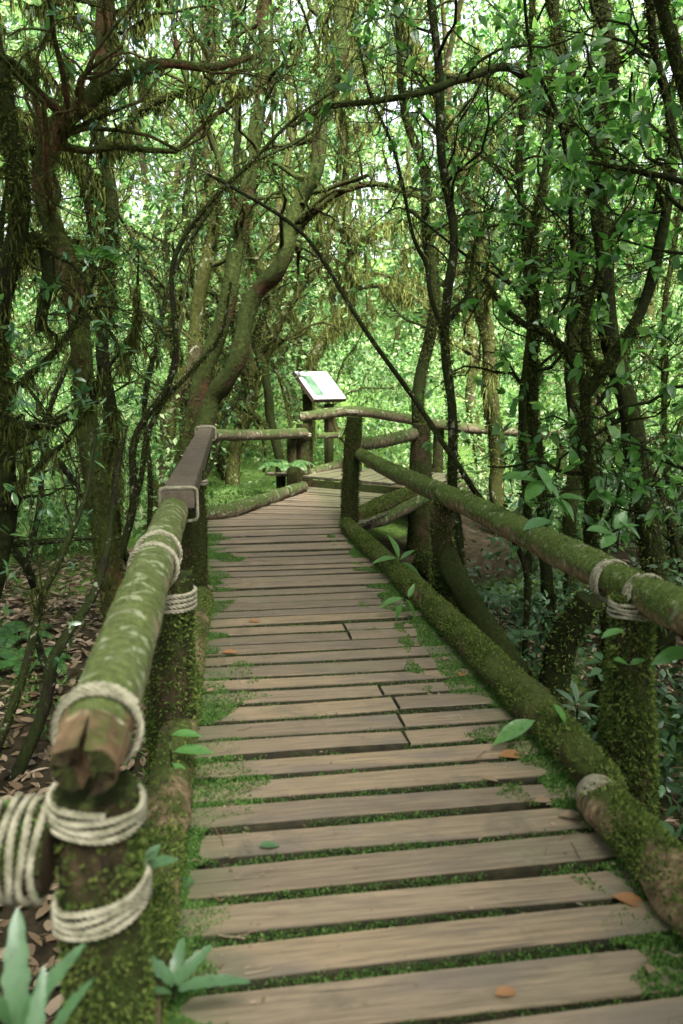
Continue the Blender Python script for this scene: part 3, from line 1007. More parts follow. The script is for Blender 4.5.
# ------------------------------------------------------------------ information sign
sg = thing('information_sign', P(318, 470, 13.4) * np.array([1, 1, 0]), 'tilted white information board with a green picture on dark wooden posts', 'sign')
TL = P(293.5, 371, 13.2)
thx = math.radians(38)
u = np.array([math.cos(thx), math.sin(thx), 0]); fr_ = np.array([math.sin(thx), -math.cos(thx), 0])
tau = math.radians(44)
sl = fr_ * math.cos(tau) - np.array([0, 0, math.sin(tau)])
Wd, Hd = .77, .66
nn = nrm(np.cross(sl, u)); nn = nn if nn[2] > 0 else -nn
cen = TL + u * Wd / 2 + sl * Hd / 2
mb = MB(); box(mb, cen - nn * .03, u * (Wd / 2), sl * (Hd / 2), nn * .028); mb.build('board', plain('sign board wood', (.03, .022, .016), (.06, .042, .03), 12), sg)
white = plain('white printed sheet', (.36, .36, .355), (.40, .40, .395), 3, .35, 0)
mb = MB(); box(mb, cen + nn * .004, u * (Wd / 2 - .012), sl * (Hd / 2 - .012), nn * .003); sheet = mb.build('printed_sheet', white, sg)
pic = plain('printed green picture', (.03, .07, .04), (.10, .16, .10), 9, .4, 0)
mb = MB(); box(mb, TL + u * .20 + sl * .34 + nn * .0085, u * .105, sl * .235, nn * .001); mb.build('picture', pic, sheet)
txt = plain('printed grey text', (.09, .09, .09), (.16, .16, .16), 40, .4, 0)
mb = MB()
rt = np.random.default_rng(8)
box(mb, TL + u * .25 + sl * .075 + nn * .0085, u * .14, sl * .008, nn * .001)
for k_ in range(13):
    w_ = rt.uniform(.14, .19) if k_ % 5 != 4 else .09
    box(mb, TL + u * (.35 + w_) + sl * (.13 + k_ * .033) + nn * .0085, u * w_, sl * .0035, nn * .001)
mb.build('text_lines', txt, sheet)
for (px, dd, tp) in ((308, 13.35, 394), (329, 13.55, 404)):
    q = P(px, 470, dd)
    mb = MB(); zt = P(px, tp, dd)[2]; zb = -.5
    box(mb, (q[0], q[1], (zt + zb) / 2), u * .065, fr_ * .05, (0, 0, (zt - zb) / 2))
    mb.build('post', M['post'], sg)

# ------------------------------------------------------------------ trees
NT = [0]


def tree(name, label, stems, bark='bark_dark', crown=None, moss=None, seed=0, cat='tree', group=None, sides=10, amp=.10):
    """stems: list of (pixel points (px,py,d), r0, r1) given as seen, built at real distance"""
    rng = np.random.default_rng(1000 + seed)
    base = P(*stems[0][0][0]); root = None
    pts = []
    for k_, (pp_, r0, r1) in enumerate(stems):
        w = [P(*q) for q in pp_]
        if k_ == 0:
            b = w[0]; g = float(gz(b[0], b[1]))
            if b[2] > g - .05:
                low = np.array([b[0] - (w[1][0] - b[0]) * .25, b[1], g - .12])
                if np.linalg.norm(low - b) > .25: w = [low] + w
                else: w[0] = low
        n_ = len(w)
        pts.append(catmull(w, np.linspace(r0, r1, n_) * (.66 if r0 > .06 else .85), .07))
    root = thing(name, pts[0][0][0], label, cat, group)
    wood(root, pts, bark, crown, moss, rng, sides, amp)
    return root


def clear(B, Rr, off):
    """drop shoots that would grow into the walkway"""
    q = B + off
    x, y, z = q[..., 0], q[..., 1], q[..., 2]
    bad = ((x > -.45) & (x < 1.75) & (y < 9.5) & (z < 3.0)) | ((x > -.3 + .5 * np.maximum(y - 10, 0)) & (x < 4) & (y >= 8.5) & (y < 14.6) & (z < 2.3))
    k = ~bad.any(1)
    return B[k], Rr[k]


def wood(root, pts, bark, crown, moss, rng, sides=10, amp=.14, off=None):
    mbt = MB()
    allp = []
    for p, r in pts:
        L = np.linalg.norm(np.diff(p, axis=0), axis=1).sum()
        wob = sum(np.outer(np.sin(np.linspace(0, L * rng.uniform(2, 5), len(p)) + rng.uniform(0, 7)), rng.normal(0, .02, 3)) for _ in range(3))
        p = p + wob * np.minimum(1, np.linspace(0, 4, len(p)))[:, None]
        tube(mbt, p, r, sides, amp, rng)
        allp.append((p, r))
    c = dict(n1=8, l1=(.6, 1.6), n2=3, l2=(.35, .8), n3=3, l3=(.15, .4), tmin=.35, leaves=5, size=(.06, .1), tpl=LANCE, mat='leaf_rhodo',
             up=.15, tips=.6, rmin=.0025, dead=.0)
    tw = None
    mbc = MB(); gen = []
    if crown is not None:
        c.update(crown)
        b1, b1r = [], []
        for p, r in allp:
            idx = np.linspace(0, len(p) - 1, 12).astype(int)
            Pq, Rq = p[idx][None], r[idx][None]
            n_ = max(1, int(round(c['n1'] * (len(p) * .07) / 3.5)))
            a_, b_ = spawn(Pq, Rq, n_, c['l1'], .38, 8, rng, c['tmin'], 1, c['up'], .32, .5, .006)
            b1.append(a_); b1r.append(b_)
        off = np.array(off) if off is not None else np.zeros(3)
        b1, b1r = clear(np.concatenate(b1), np.concatenate(b1r), off)
        b2, b2r = spawn(b1, b1r, c['n2'], c['l2'], .6, 6, rng, .25, 1, .08, .4, .6, .004)
        b2, b2r = clear(b2, b2r, off)
        b3, b3r = spawn(b2, b2r, c['n3'], c['l3'], .65, 4, rng, .3, 1, .05, .35, .6, c['rmin'])
        b3, b3r = clear(b3, b3r, off)
        tubes(mbt, b1, b1r, 6); tubes(mbt, b2, b2r, 4); tubes(mbt, b3, b3r, 3)
        gen = [(b1, b1r), (b2, b2r)]
        tips = np.concatenate([b3[:, -1], b2[:, -1]]); dirs = nrm(np.concatenate([b3[:, -1] - b3[:, -2], b2[:, -1] - b2[:, -2]]))
        keep = rng.random(len(tips)) < c['tips']
        whorls(mbc, tips[keep], dirs[keep], c['leaves'], c['size'], c['tpl'], rng)
    mbt.build('trunk', M[bark], root)
    if mbc.n: mbc.build('crown', M[c['mat']], root)
    if moss:
        mm_ = dict(fuzz=1500, ln=(.02, .05), hang=300, hl=(.05, .2), hw=(.008, .022), mat='mosstree', thr=-.6, bough=.5)
        mm_.update(moss)
        mbm = MB()
        for p, r in allp:
            share = len(p) / sum(len(q) for q, _ in allp)
            n_ = int(mm_['fuzz'] * share)
            q, nn_, t, rr = on_tubes(p[None], r[None], max(2, n_), rng)
            k_ = patchy(q, rng, 2.5, mm_['thr'])
            tufts(mbm, q[k_], nn_[k_] + np.array([0, 0, -.3]), rng, mm_['ln'], .3, 0, 2, .7)
            q, nn_, t, rr = on_tubes(p[None], r[None], max(2, int(mm_['hang'] * share)), rng)
            strands(mbm, q[patchy(q, rng, 3, .3)], rng, np.array(mm_['hl']) * .5, np.array(mm_['hw']) * .5)
        for (Pt, Rr), sc in zip(gen, (1., .6)):
            if len(Pt) == 0: continue
            n_ = int(mm_['fuzz'] * mm_['bough'] * sc)
            q, nn_, t, rr = on_tubes(Pt, Rr, max(2, n_), rng)
            tufts(mbm, q, nn_ + np.array([0, 0, -.4]), rng, (mm_['ln'][0] * .7, mm_['ln'][1] * .8), .3, 0, 1, .7)
            q, nn_, t, rr = on_tubes(Pt, Rr, max(2, int(mm_['hang'] * sc)), rng)
            strands(mbm, q[patchy(q, rng, 3, .6)], rng, np.array(mm_['hl']) * .4, np.array(mm_['hw']) * .5)
        mbm.build('moss', M[mm_['mat']], root)['kind'] = 'stuff'


LEAFY = dict(n1=12, l1=(.5, 1.5), leaves=6, size=(.07, .11), mat='leaf_rhodo', tips=.5)
SPARSE = dict(n1=9, l1=(.6, 1.7), n2=4, leaves=5, size=(.06, .10), mat='leaf_rhodo', tips=.38)
BROAD = dict(n1=11, l1=(.5, 1.4), leaves=5, size=(.05, .13), tpl=OVATE, mat='leaf_bright', tips=.6)

tree('tree', 'crooked mossy tree bending sideways near its top, left of the flat plank rail',
     [([(118, 640, 6.6), (105, 545, 6.6), (93, 460, 6.6), (83, 380, 6.6), (66, 270, 6.6), (46, 182, 6.6), (58, 128, 6.6), (92, 92, 6.6), (102, 40, 6.7), (112, -60, 6.8)], .15, .09),
      ([(88, 97, 6.6), (130, 75, 6.6), (165, 62, 6.7), (215, 68, 6.8), (250, 58, 7.0)], .055, .03),
      ([(70, 120, 6.6), (40, 95, 6.4), (10, 60, 6.2), (-30, 50, 6.0)], .045, .025)],
     'bark_warm', dict(SPARSE, tmin=.6), dict(fuzz=3500, hang=900, hl=(.06, .22), hw=(.01, .03)), 1)
tree('tree', 'dark tree draped in hanging moss behind the crooked mossy tree',
     [([(112, 530, 9), (110, 420, 9), (103, 330, 9), (112, 230, 9), (100, 140, 9), (106, 60, 9), (92, -60, 9)], .125, .08),
      ([(108, 190, 9), (70, 150, 8.8), (30, 120, 8.7), (-10, 110, 8.6)], .05, .03), ([(104, 150, 9), (150, 110, 9), (200, 80, 9.2)], .045, .03)],
     'bark_dark', dict(SPARSE), dict(fuzz=6500, hang=5500, hl=(.15, .6), hw=(.025, .07)), 2)
tree('tree', 'moss-hung dark trunk at the far left edge beside the crooked mossy tree',
     [([(-12, 600, 5.8), (6, 420, 5.8), (2, 310, 5.8), (16, 210, 5.8), (2, 110, 5.8), (-14, -60, 5.8)], .13, .08),
      ([(10, 260, 5.8), (38, 240, 5.9), (50, 270, 6.0), (42, 330, 6.1)], .09, .06)],
     'bark_dark', dict(LEAFY, n1=10, tmin=.25), dict(fuzz=4500, hang=1500, hl=(.08, .3), hw=(.012, .04)), 3)
tree('tree', 'left one of two thick leaning red-brown trunks rising beyond the plank rail',
     [([(172, 530, 10.8), (188, 440, 10.8), (205, 370, 10.8), (225, 310, 10.8), (238, 240, 10.8), (248, 180, 10.8), (262, 90, 10.8), (266, 0, 10.8), (270, -70, 10.8)], .21, .12),
      ([(240, 225, 10.8), (215, 150, 10.6), (180, 60, 10.4), (170, -40, 10.2)], .07, .03)],
     'bark_red', dict(SPARSE, tmin=.5), dict(fuzz=3600, hang=700, thr=.6), 4)
tree('tree', 'right one of two thick leaning red-brown trunks, reaching over behind the signboard',
     [([(180, 530, 10.3), (205, 425, 10.3), (228, 372, 10.3), (258, 300, 10.3), (285, 248, 10.3), (305, 190, 10.3), (325, 120, 10.3), (340, 40, 10.3), (346, -60, 10.3)], .21, .11),
      ([(290, 235, 10.3), (330, 200, 10.2), (375, 185, 10), (420, 195, 9.8)], .06, .03)],
     'bark_red', dict(SPARSE, tmin=.5), dict(fuzz=3600, hang=900, thr=.6), 5)
tree('tree', 'moss-padded trunk leaning just left of the two red-brown trunks',
     [([(150, 540, 12), (172, 420, 12), (192, 350, 12), (204, 280, 12), (214, 220, 12), (206, 120, 12), (215, -50, 12)], .2, .1)],
     'bark_far', dict(SPARSE), dict(fuzz=4000, hang=700, mat='mossfar'), 6)
tree('tree', 'curved mossy trunk standing left of the signboard',
     [([(280, 475, 12.9), (272, 415, 12.9), (258, 352, 12.9), (264, 300, 12.9), (248, 240, 12.9), (238, 150, 13), (230, -40, 13)], .13, .07),
      ([(268, 430, 12.9), (245, 405, 12.8), (228, 410, 12.7), (222, 440, 12.6)], .09, .06)],
     'bark_dark', dict(SPARSE), dict(fuzz=3000, hang=700, mat='mossfar'), 7)
tree('tree', 'gnarled tree trailing olive moss directly behind the signboard',
     [([(306, 470, 14.5), (312, 390, 14.5), (322, 340, 14.5), (348, 290, 14.5), (352, 240, 14.5), (342, 160, 14.5), (352, 60, 14.5), (346, -50, 14.5)], .14, .07),
      ([(345, 292, 14.5), (380, 285, 14.3), (420, 300, 14), (450, 340, 14)], .07, .035), ([(350, 250, 14.5), (385, 225, 14.4), (430, 220, 14.2)], .07, .03),
      ([(320, 345, 14.5), (296, 318, 14.6), (290, 270, 14.6)], .07, .03)],
     'bark_far', dict(SPARSE, n1=16, l1=(.6, 1.9)), dict(fuzz=6000, hang=6500, hl=(.2, .7), hw=(.03, .09), mat='mossfar'), 8)
tree('tree', 'slender forking stem sweeping up and right between crooked tree and plank rail',
     [([(108, 610, 8), (128, 520, 8), (140, 440, 8), (165, 385, 8), (172, 320, 8), (182, 250, 8), (215, 192, 8), (265, 150, 8), (330, 92, 8)], .05, .015),
      ([(128, 520, 8), (150, 440, 8), (190, 375, 8), (216, 332, 8), (232, 280, 8)], .035, .015)],
     'bark_slim', dict(SPARSE, n1=9, tips=.45), dict(fuzz=1500, hang=250), 9)
tree('tree', 'slim stem with long bare arm crossing the left background to the upper right',
     [([(150, 520, 9), (148, 400, 9), (165, 300, 9), (205, 215, 9), (250, 168, 9), (300, 140, 9), (345, 95, 9)], .04, .015)],
     'bark_slim', dict(SPARSE, tips=.4), dict(fuzz=800, hang=200), 10)
tree('sapling', 'dark Y-shaped sapling rising from the leaf litter beside the left rail',
     [([(5, 800, 4.4), (45, 700, 4.5), (52, 655, 4.5), (85, 605, 4.7), (98, 565, 4.8), (112, 500, 5.0), (135, 420, 5.2)], .045, .018),
      ([(50, 672, 4.5), (44, 650, 4.5), (40, 635, 4.5)], .03, .018)], 'bark_slim', dict(n1=5, l1=(.3, .7), tmin=.7, leaves=3, size=(.05, .08), tips=.35), dict(fuzz=900, hang=60, ln=(.01, .025)), 11, 'sapling')
tree('sapling', 'thin leaning sapling at the lower left edge of the leaf litter',
     [([(-12, 780, 4.1), (8, 700, 4.2), (25, 640, 4.3), (40, 590, 4.4), (60, 560, 4.5), (92, 505, 4.7), (100, 440, 4.8)], .035, .015)],
     'bark_slim', dict(n1=6, l1=(.3, .7), tmin=.5, leaves=4, size=(.05, .08), tips=.5), dict(fuzz=700, hang=50, ln=(.01, .025)), 12, 'sapling')
tree('tree', 'thin pole-like stem leaning left across the view from the right handrail',
     [([(520, 560, 6.9), (470, 480, 6.9), (440, 440, 6.9), (400, 380, 6.9), (360, 320, 6.9), (318, 255, 6.9), (285, 222, 6.9), (240, 190, 6.9), (205, 168, 6.9)], .036, .014)],
     'bark_slim', dict(n1=6, l1=(.4, .9), tmin=.7, leaves=4, size=(.05, .08), tips=.4), dict(fuzz=900, hang=80, ln=(.01, .03)), 13, sides=8, amp=.07)
tree('tree', 'slim upright tree crossing the right handrail at its second post',
     [([(458, 610, 7.1), (455, 470, 7.1), (447, 380, 7.1), (448, 300, 7.1), (452, 240, 7.1), (443, 150, 7.1), (436, 60, 7.1), (430, -70, 7.1)], .058, .04),
      ([(447, 350, 7.1), (432, 295, 7.0), (428, 262, 7.0), (414, 235, 6.9), (392, 150, 6.8), (371, 95, 6.8), (360, 40, 6.8)], .028, .010),
      ([(449, 320, 7.1), (470, 290, 7.1), (475, 240, 7.2), (500, 190, 7.2)], .025, .01)],
     'bark_slim', dict(SPARSE, n1=8, tips=.4), dict(fuzz=1600, hang=250), 14, sides=8, amp=.08)
tree('tree', 'straight dark pole of a tree standing mid right beyond the long handrail',
     [([(528, 620, 8.6), (525, 440, 8.6), (527, 330, 8.6), (525, 230, 8.6), (521, 120, 8.6), (528, 50, 8.6), (538, -70, 8.6)], .075, .05)],
     'bark_dark', dict(BROAD, n1=9), dict(fuzz=2200, hang=300), 15, sides=9, amp=.08)
tree('tree', 'tall tree with red-brown upper trunk and a long bare arm reaching left',
     [([(570, 650, 8), (572, 500, 8), (575, 380, 8), (577, 250, 8), (572, 150, 8), (570, 80, 8), (556, 30, 8), (542, -70, 8)], .12, .075),
      ([(572, 125, 8), (545, 100, 7.4), (512, 78, 6.8), (470, 81, 6.5), (420, 86, 6.3), (372, 93, 6.2), (325, 104, 6.1), (290, 130, 6.0)], .05, .016),
      ([(573, 130, 8), (600, 80, 7.6), (640, 40, 7.2), (690, 20, 7)], .05, .03)],
     'bark_red', dict(BROAD, n1=7, tmin=.3), dict(fuzz=2600, hang=500), 16)
tree('tree', 'forked dark tree with two wide arms right of the red-topped tall tree',
     [([(602, 660, 6), (593, 520, 6), (587, 430, 6), (584, 388, 6), (562, 352, 6), (540, 334, 6), (512, 318, 6), (488, 280, 6)], .095, .03),
      ([(585, 395, 6), (612, 358, 6), (640, 312, 6), (660, 245, 6), (672, 172, 6), (668, 105, 6), (655, 50, 6), (648, -60, 6)], .075, .045),
      ([(600, 372, 6), (585, 345, 6), (590, 300, 6.1), (610, 240, 6.2)], .04, .02)],
     'bark_dark', dict(BROAD, n1=12, size=(.08, .14)), dict(fuzz=3000, hang=500), 17)
tree('tree', 'thick dark trunk half behind the forked tree on the right',
     [([(662, 640, 6.9), (650, 540, 6.9), (633, 440, 6.9), (618, 370, 6.9), (607, 300, 6.9), (598, 200, 6.9), (606, 80, 6.9), (600, -60, 6.9)], .19, .09)],
     'bark_dark', dict(BROAD, n1=6, tmin=.5), dict(fuzz=3500, hang=600), 18)
tree('tree', 'moss-furred trunk standing close behind the middle of the right handrail',
     [([(548, 620, 7.7), (541, 480, 7.7), (533, 400, 7.7), (529, 330, 7.7), (537, 250, 7.7), (545, 150, 7.9), (560, -40, 8)], .11, .05)],
     'bark_dark', dict(BROAD, n1=8), dict(fuzz=4500, hang=900, hl=(.06, .25)), 19)
tree('tree', 'pale moss-coated tree leaning left above the second right post',
     [([(505, 620, 11), (497, 470, 11), (490, 380, 11), (480, 250, 11), (464, 178, 11), (447, 125, 11), (428, 75, 11), (400, 0, 11), (380, -60, 11)], .17, .1),
      ([(430, 70, 11), (475, 78, 10.7), (512, 98, 10.5), (548, 136, 10.3)], .09, .06)],
     'bark_far', dict(SPARSE), dict(fuzz=5500, hang=3500, hl=(.15, .55), hw=(.02, .06), mat='mossfar'), 20)
tree('tree', 'stout dark trunk rising behind the inner corner post',
     [([(428, 620, 11.2), (425, 500, 11.2), (420, 420, 11.2), (427, 340, 11.2), (434, 290, 11.2), (425, 200, 11.3), (400, 60, 11.4), (396, -50, 11.4)], .17, .07)],
     'bark_dark', dict(SPARSE), dict(fuzz=3500, hang=700), 21)
tree('tree', 'slim reddish stem close to the right edge beyond the handrail',
     [([(672, 560, 8.2), (667, 440, 8.2), (664, 330, 8.2), (672, 250, 8.2), (690, 120, 8.2)], .045, .03)],
     'bark_red', dict(BROAD, n1=6), dict(fuzz=900, hang=200), 22)
tree('tree', 'leafy tree leaning in over the upper right corner',
     [([(760, 600, 5.0), (735, 420, 5.0), (715, 260, 5.0), (690, 120, 5.0), (672, 30, 5.0), (650, -60, 5.0)], .09, .05),
      ([(712, 240, 5.0), (680, 190, 5.0), (640, 170, 4.9), (600, 160, 4.9)], .03, .012)],
     'bark_dark', dict(BROAD, n1=12, tips=.75, size=(.08, .13)), dict(fuzz=1500, hang=500), 23)

# tangle of thin crooked stems between the larger trees
rs = np.random.default_rng(404)
for k_ in range(50):
    if k_ % 4 in (0, 2) and k_ > 26: continue
    rng = np.random.default_rng(700 + k_)
    zone = k_ % 4
    px = (rs.uniform(-60, 195), rs.uniform(470, 760), rs.uniform(-40, 200), rs.uniform(215, 470))[zone]
    d_ = (rs.uniform(8.5, 11), rs.uniform(6.5, 11), rs.uniform(10, 13.5), rs.uniform(13.8, 16))[zone]
    q = P(px, 500, d_); b = np.array([q[0], q[1], float(gz(q[0], q[1])) - .1])
    cur = [b]; dd = nrm(np.array([*rng.normal(0, .35, 2), 1.])); L = rng.uniform(4.5, 7)
    bend = np.array([*rng.normal(0, .12, 2), 0])
    for s_ in range(9):
        dd = nrm(dd + bend + rng.normal(0, .2, 3) * np.array([1, 1, .5]) + np.array([0, 0, .12])); cur.append(cur[-1] + dd * L / 9)
    cc = np.array([cur])
    if len(clear(cc, cc[..., 0], 0)[0]) == 0: continue
    st = [catmull(cur, np.linspace(rng.uniform(.025, .05), .012, 10), .08)]
    for q_ in range(rng.integers(1, 3)):
        i_ = rng.integers(2, 6); c2 = [cur[i_]]; d2 = nrm(dd * .5 + rng.normal(0, .6, 3) + np.array([0, 0, .4]))
        for s_ in range(5):
            d2 = nrm(d2 + rng.normal(0, .3, 3)); c2.append(c2[-1] + d2 * .5)
        c3 = np.array([c2])
        if len(clear(c3, c3[..., 0], 0)[0]): st.append(catmull(c2, np.linspace(.022, .008, 6), .08))
    root = thing('crooked_stem', b, 'thin crooked mossy stem in the tangle between larger trees beside the boardwalk', 'tree', 'thin crooked stems in the tangle')
    right_ = zone == 1
    wood(root, st, 'bark_slim' if zone < 3 else 'bark_far', dict(BROAD if right_ else SPARSE, n1=7, tips=.45, tmin=.15),
         dict(fuzz=900, ln=(.015, .045), hang=500, hl=(.06, .3), hw=(.012, .035), mat='mosstree' if zone in (0, 1) else 'mossfar', thr=-.2), rng, 7, .08)

# background trees: a few kinds, copied
rk = np.random.default_rng(77)
protos = []
for k_ in range(7):
    rng = np.random.default_rng(300 + k_)
    H = rng.uniform(6, 9); lean = rng.normal(0, .22, 2)
    n_ = 9
    z = np.linspace(-.3, H, n_)
    wl = np.cumsum(rng.normal(0, .16, (n_, 2)), 0)
    main = np.column_stack([lean[0] * z + wl[:, 0] - wl[0, 0], lean[1] * z + wl[:, 1] - wl[0, 1], z])
    st = [catmull(main, np.linspace(rng.uniform(.08, .16), .035, n_), .12)]
    for q in range(rng.integers(1, 4)):
        i_ = rng.integers(2, 5); d_ = nrm(np.array([*rng.normal(0, 1, 2), .9])); cur = [main[i_]]
        for s_ in range(5):
            d_ = nrm(d_ + rng.normal(0, .35, 3)); cur.append(cur[-1] + d_ * .75)
        st.append(catmull(cur, np.linspace(.06, .02, 6), .12))
    root = thing('background_tree', (0, 0, 0), 'slender mossy tree among many alike in the bright thicket behind the boardwalk', 'tree', 'background thicket trees')
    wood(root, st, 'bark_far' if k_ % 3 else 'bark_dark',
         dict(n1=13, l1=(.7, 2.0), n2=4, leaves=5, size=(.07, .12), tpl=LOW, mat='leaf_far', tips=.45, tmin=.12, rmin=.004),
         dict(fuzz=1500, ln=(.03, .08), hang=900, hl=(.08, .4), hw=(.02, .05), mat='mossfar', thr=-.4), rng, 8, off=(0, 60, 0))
    protos.append(root)


def copy_tree(root):
    c = root.copy(); COL.objects.link(c)
    for ch in list(root.children):
        d = ch.copy(); COL.objects.link(d); d.parent = c
        d.matrix_parent_inverse = ch.matrix_parent_inverse.copy()
    return c


spots = []
for k_ in range(400):
    d_ = rk.uniform(11.5, 30); px = rk.uniform(-160, 860)
    q = P(px, 420, d_)
    if d_ < 14.5 and 300 < px < 640: continue
    if all((q[0] - s[0]) ** 2 + (q[1] - s[1]) ** 2 > (1.15 if d_ < 20 else 1.7) ** 2 for s in spots):
        spots.append((q[0], q[1]))
    if len(spots) >= 34: break
for k_, (x_, y_) in enumerate(spots):
    o = protos[k_] if k_ < len(protos) else copy_tree(protos[k_ % len(protos)])
    o.location = (x_, y_, float(gz(x_, y_)) + .1)
    o.rotation_euler = (0, 0, rk.uniform(0, 6.28))
    s_ = rk.uniform(.8, 1.2); o.scale = (s_, s_, s_)

# ------------------------------------------------------------------ far wood and undergrowth (uncountable masses)
rf = np.random.default_rng(55)


def leafmass(mb, centres, rad, per, size, rng, tpl=LOW, mat=0, flat=.75):
    N = len(centres)
    idx = np.repeat(np.arange(N), per)
    q = rng.normal(size=(len(idx), 3)); q = nrm(q) * rng.random((len(idx), 1)) ** .45 * np.array([1, 1, flat])
    p = centres[idx] + q * rad[idx][:, None]
    ax = nrm(q + rng.normal(0, .6, q.shape) + np.array([0, 0, -.2]))
    place(mb, tpl, p, ax, np.array([0, 0, 1.]) + rng.normal(0, .5, q.shape), rng.uniform(*size, len(idx)), None, mat, False)


mb = MB()
n_ = 900
d_ = rf.uniform(24, 44, n_); px = rf.uniform(-250, 950, n_)
base = np.array([P(a_, 400, b_) for a_, b_ in zip(px, d_)])
g = gz(base[:, 0], base[:, 1])
hh = rf.random(n_) * 14
c_ = np.column_stack([base[:, 0], base[:, 1], g + .4 + hh])
leafmass(mb, c_, rf.uniform(.8, 1.8, n_), 170, (.18, .36), rf)
st = []
tn = 150
i_ = rf.choice(n_, tn)
lean = rf.normal(0, .18, (tn, 2))
zz = np.linspace(0, 12, 7)
Pt = np.stack([base[i_, 0][:, None] + lean[:, :1] * zz + np.cumsum(rf.normal(0, .15, (tn, 7)), 1),
               base[i_, 1][:, None] + lean[:, 1:] * zz + np.cumsum(rf.normal(0, .15, (tn, 7)), 1),
               g[i_][:, None] + zz[None] - .2], -1)
tubes(mb, Pt, np.linspace(.14, .05, 7)[None] * rf.uniform(.6, 1.3, tn)[:, None], 5, 1)
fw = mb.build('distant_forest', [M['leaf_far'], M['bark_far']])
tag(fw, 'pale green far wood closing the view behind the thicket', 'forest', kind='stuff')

# bright low growth behind the trunks
mb = MB()
n_ = 860
d_ = 10 + 15.5 * rf.random(n_) ** 1.2; px = rf.uniform(-200, 900, n_)
base = np.array([P(a_, 420, b_) for a_, b_ in zip(px, d_)])
ok = ~((base[:, 1] < 14.6) & (base[:, 0] > -.4) & (base[:, 0] < 4.4))
base = base[ok]; n_ = len(base)
g = gz(base[:, 0], base[:, 1])
c_ = np.column_stack([base[:, 0], base[:, 1], g + rf.random(n_) ** 2 * np.where((base[:, 0] > 4) & (base[:, 0] < 7.5) & (base[:, 1] < 14), .5, 1.8) + .1])
leafmass(mb, c_, rf.uniform(.3, .75, n_), 110, (.06, .13), rf)
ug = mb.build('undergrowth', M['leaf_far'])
tag(ug, 'bright low leafy undergrowth filling the ground behind the trunks', 'undergrowth', kind='stuff')

# taller pale shrubs further up the slope
mb = MB()
n_ = 620
d_ = 15.5 + 12 * rf.random(n_); px = rf.uniform(-250, 950, n_)
base = np.array([P(a_, 420, b_) for a_, b_ in zip(px, d_)])
g = gz(base[:, 0], base[:, 1])
top = 3.6 + 1.6 * np.sin(base[:, 0] * .7 + 1) + 1.0 * np.sin(base[:, 0] * 1.7 + base[:, 1])
c_ = np.column_stack([base[:, 0], base[:, 1], g + rf.random(n_) * np.maximum(top, 1.2)])
leafmass(mb, c_, rf.uniform(.3, .8, n_), 100, (.08, .17), rf)
tag(mb.build('shrubbery', M['leaf_far']), 'pale sunlit shrubbery on the slope behind the signboard and rails', 'shrubs', kind='stuff')

# middle layer of deeper green foliage between the trunks
mb = MB()
n_ = 330
d_ = rf.uniform(9.5, 20, n_); px = rf.uniform(-120, 820, n_)
base = np.array([P(a_, 420, b_) for a_, b_ in zip(px, d_)])
g = gz(base[:, 0], base[:, 1])
zc_ = g + rf.random(n_) ** .8 * 6.5 + .2
ok = ~((base[:, 0] > -.8) & (base[:, 0] < 6) & (base[:, 1] < 15) & (zc_ < 3.2)) & ~((base[:, 0] > -.8) & (base[:, 0] < 4) & (base[:, 1] < 15) & (zc_ > 2.4) & (rf.random(n_) < .5))
c_ = np.column_stack([base[:, 0], base[:, 1], zc_])[ok]; n_ = len(c_)
leafmass(mb, c_, rf.uniform(.25, .6, n_), 42, (.07, .14), rf, LANCE)
tag(mb.build('foliage', M['leaf_bright']), 'deeper green leaf sprays filling the space between the mossy trunks', 'foliage', kind='stuff')

# dark shrubs of the gully
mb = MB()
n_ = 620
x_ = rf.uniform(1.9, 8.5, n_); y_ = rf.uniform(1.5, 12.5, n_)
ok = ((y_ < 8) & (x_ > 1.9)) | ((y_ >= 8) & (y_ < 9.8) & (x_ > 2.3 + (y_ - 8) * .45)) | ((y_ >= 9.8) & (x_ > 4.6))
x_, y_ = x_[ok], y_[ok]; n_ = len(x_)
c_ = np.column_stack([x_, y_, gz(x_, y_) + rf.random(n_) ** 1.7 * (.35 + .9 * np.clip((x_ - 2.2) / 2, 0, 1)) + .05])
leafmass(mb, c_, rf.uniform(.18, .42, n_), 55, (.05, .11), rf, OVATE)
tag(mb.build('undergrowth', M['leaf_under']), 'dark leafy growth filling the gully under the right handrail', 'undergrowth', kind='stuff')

# leaf litter
mb = MB()
n_ = 15000
x_ = np.concatenate([rf.uniform(-6, -.35, n_), rf.uniform(1.7, 5, n_ // 3)]); y_ = np.concatenate([rf.uniform(.8, 10, n_), rf.uniform(1, 9, n_ // 3)])
N = len(x_)
p = np.column_stack([x_, y_, gz(x_, y_) + rf.uniform(.005, .04, N)])
a = rf.uniform(0, 2 * PI, N)
place(mb, LANCE, p, np.column_stack([np.cos(a), np.sin(a), rf.normal(0, .25, N)]), np.array([0, 0, 1.]) + rf.normal(0, .35, (N, 3)), rf.uniform(.06, .13, N), rf.uniform(.08, .16, N))
tag(mb.build('leaf_litter', M['leaf_dead']), 'brown dead leaves carpeting the forest floor beside the boardwalk', 'leaf litter', kind='stuff')

# unseen canopy added above the view to shade the near walk and trunks
mb = MB()
n_ = 520
x_ = rf.uniform(-16, 16, n_); y_ = rf.uniform(-14, 4.6, n_)
ok = (np.abs(x_ - .6) > rf.random(n_) * .8)
x_, y_ = x_[ok], y_[ok]; n_ = len(x_)
c_ = np.column_stack([x_, y_, 7.0 + rf.random(n_) * 3])
leafmass(mb, c_, rf.uniform(.8, 1.6, n_), 230, (.2, .36), rf, LOW, 0, .5)
tag(mb.build('shade_canopy', M['leaf_rhodo']), 'unseen leaf canopy added high over the boardwalk to shade it', 'canopy', kind='stuff')

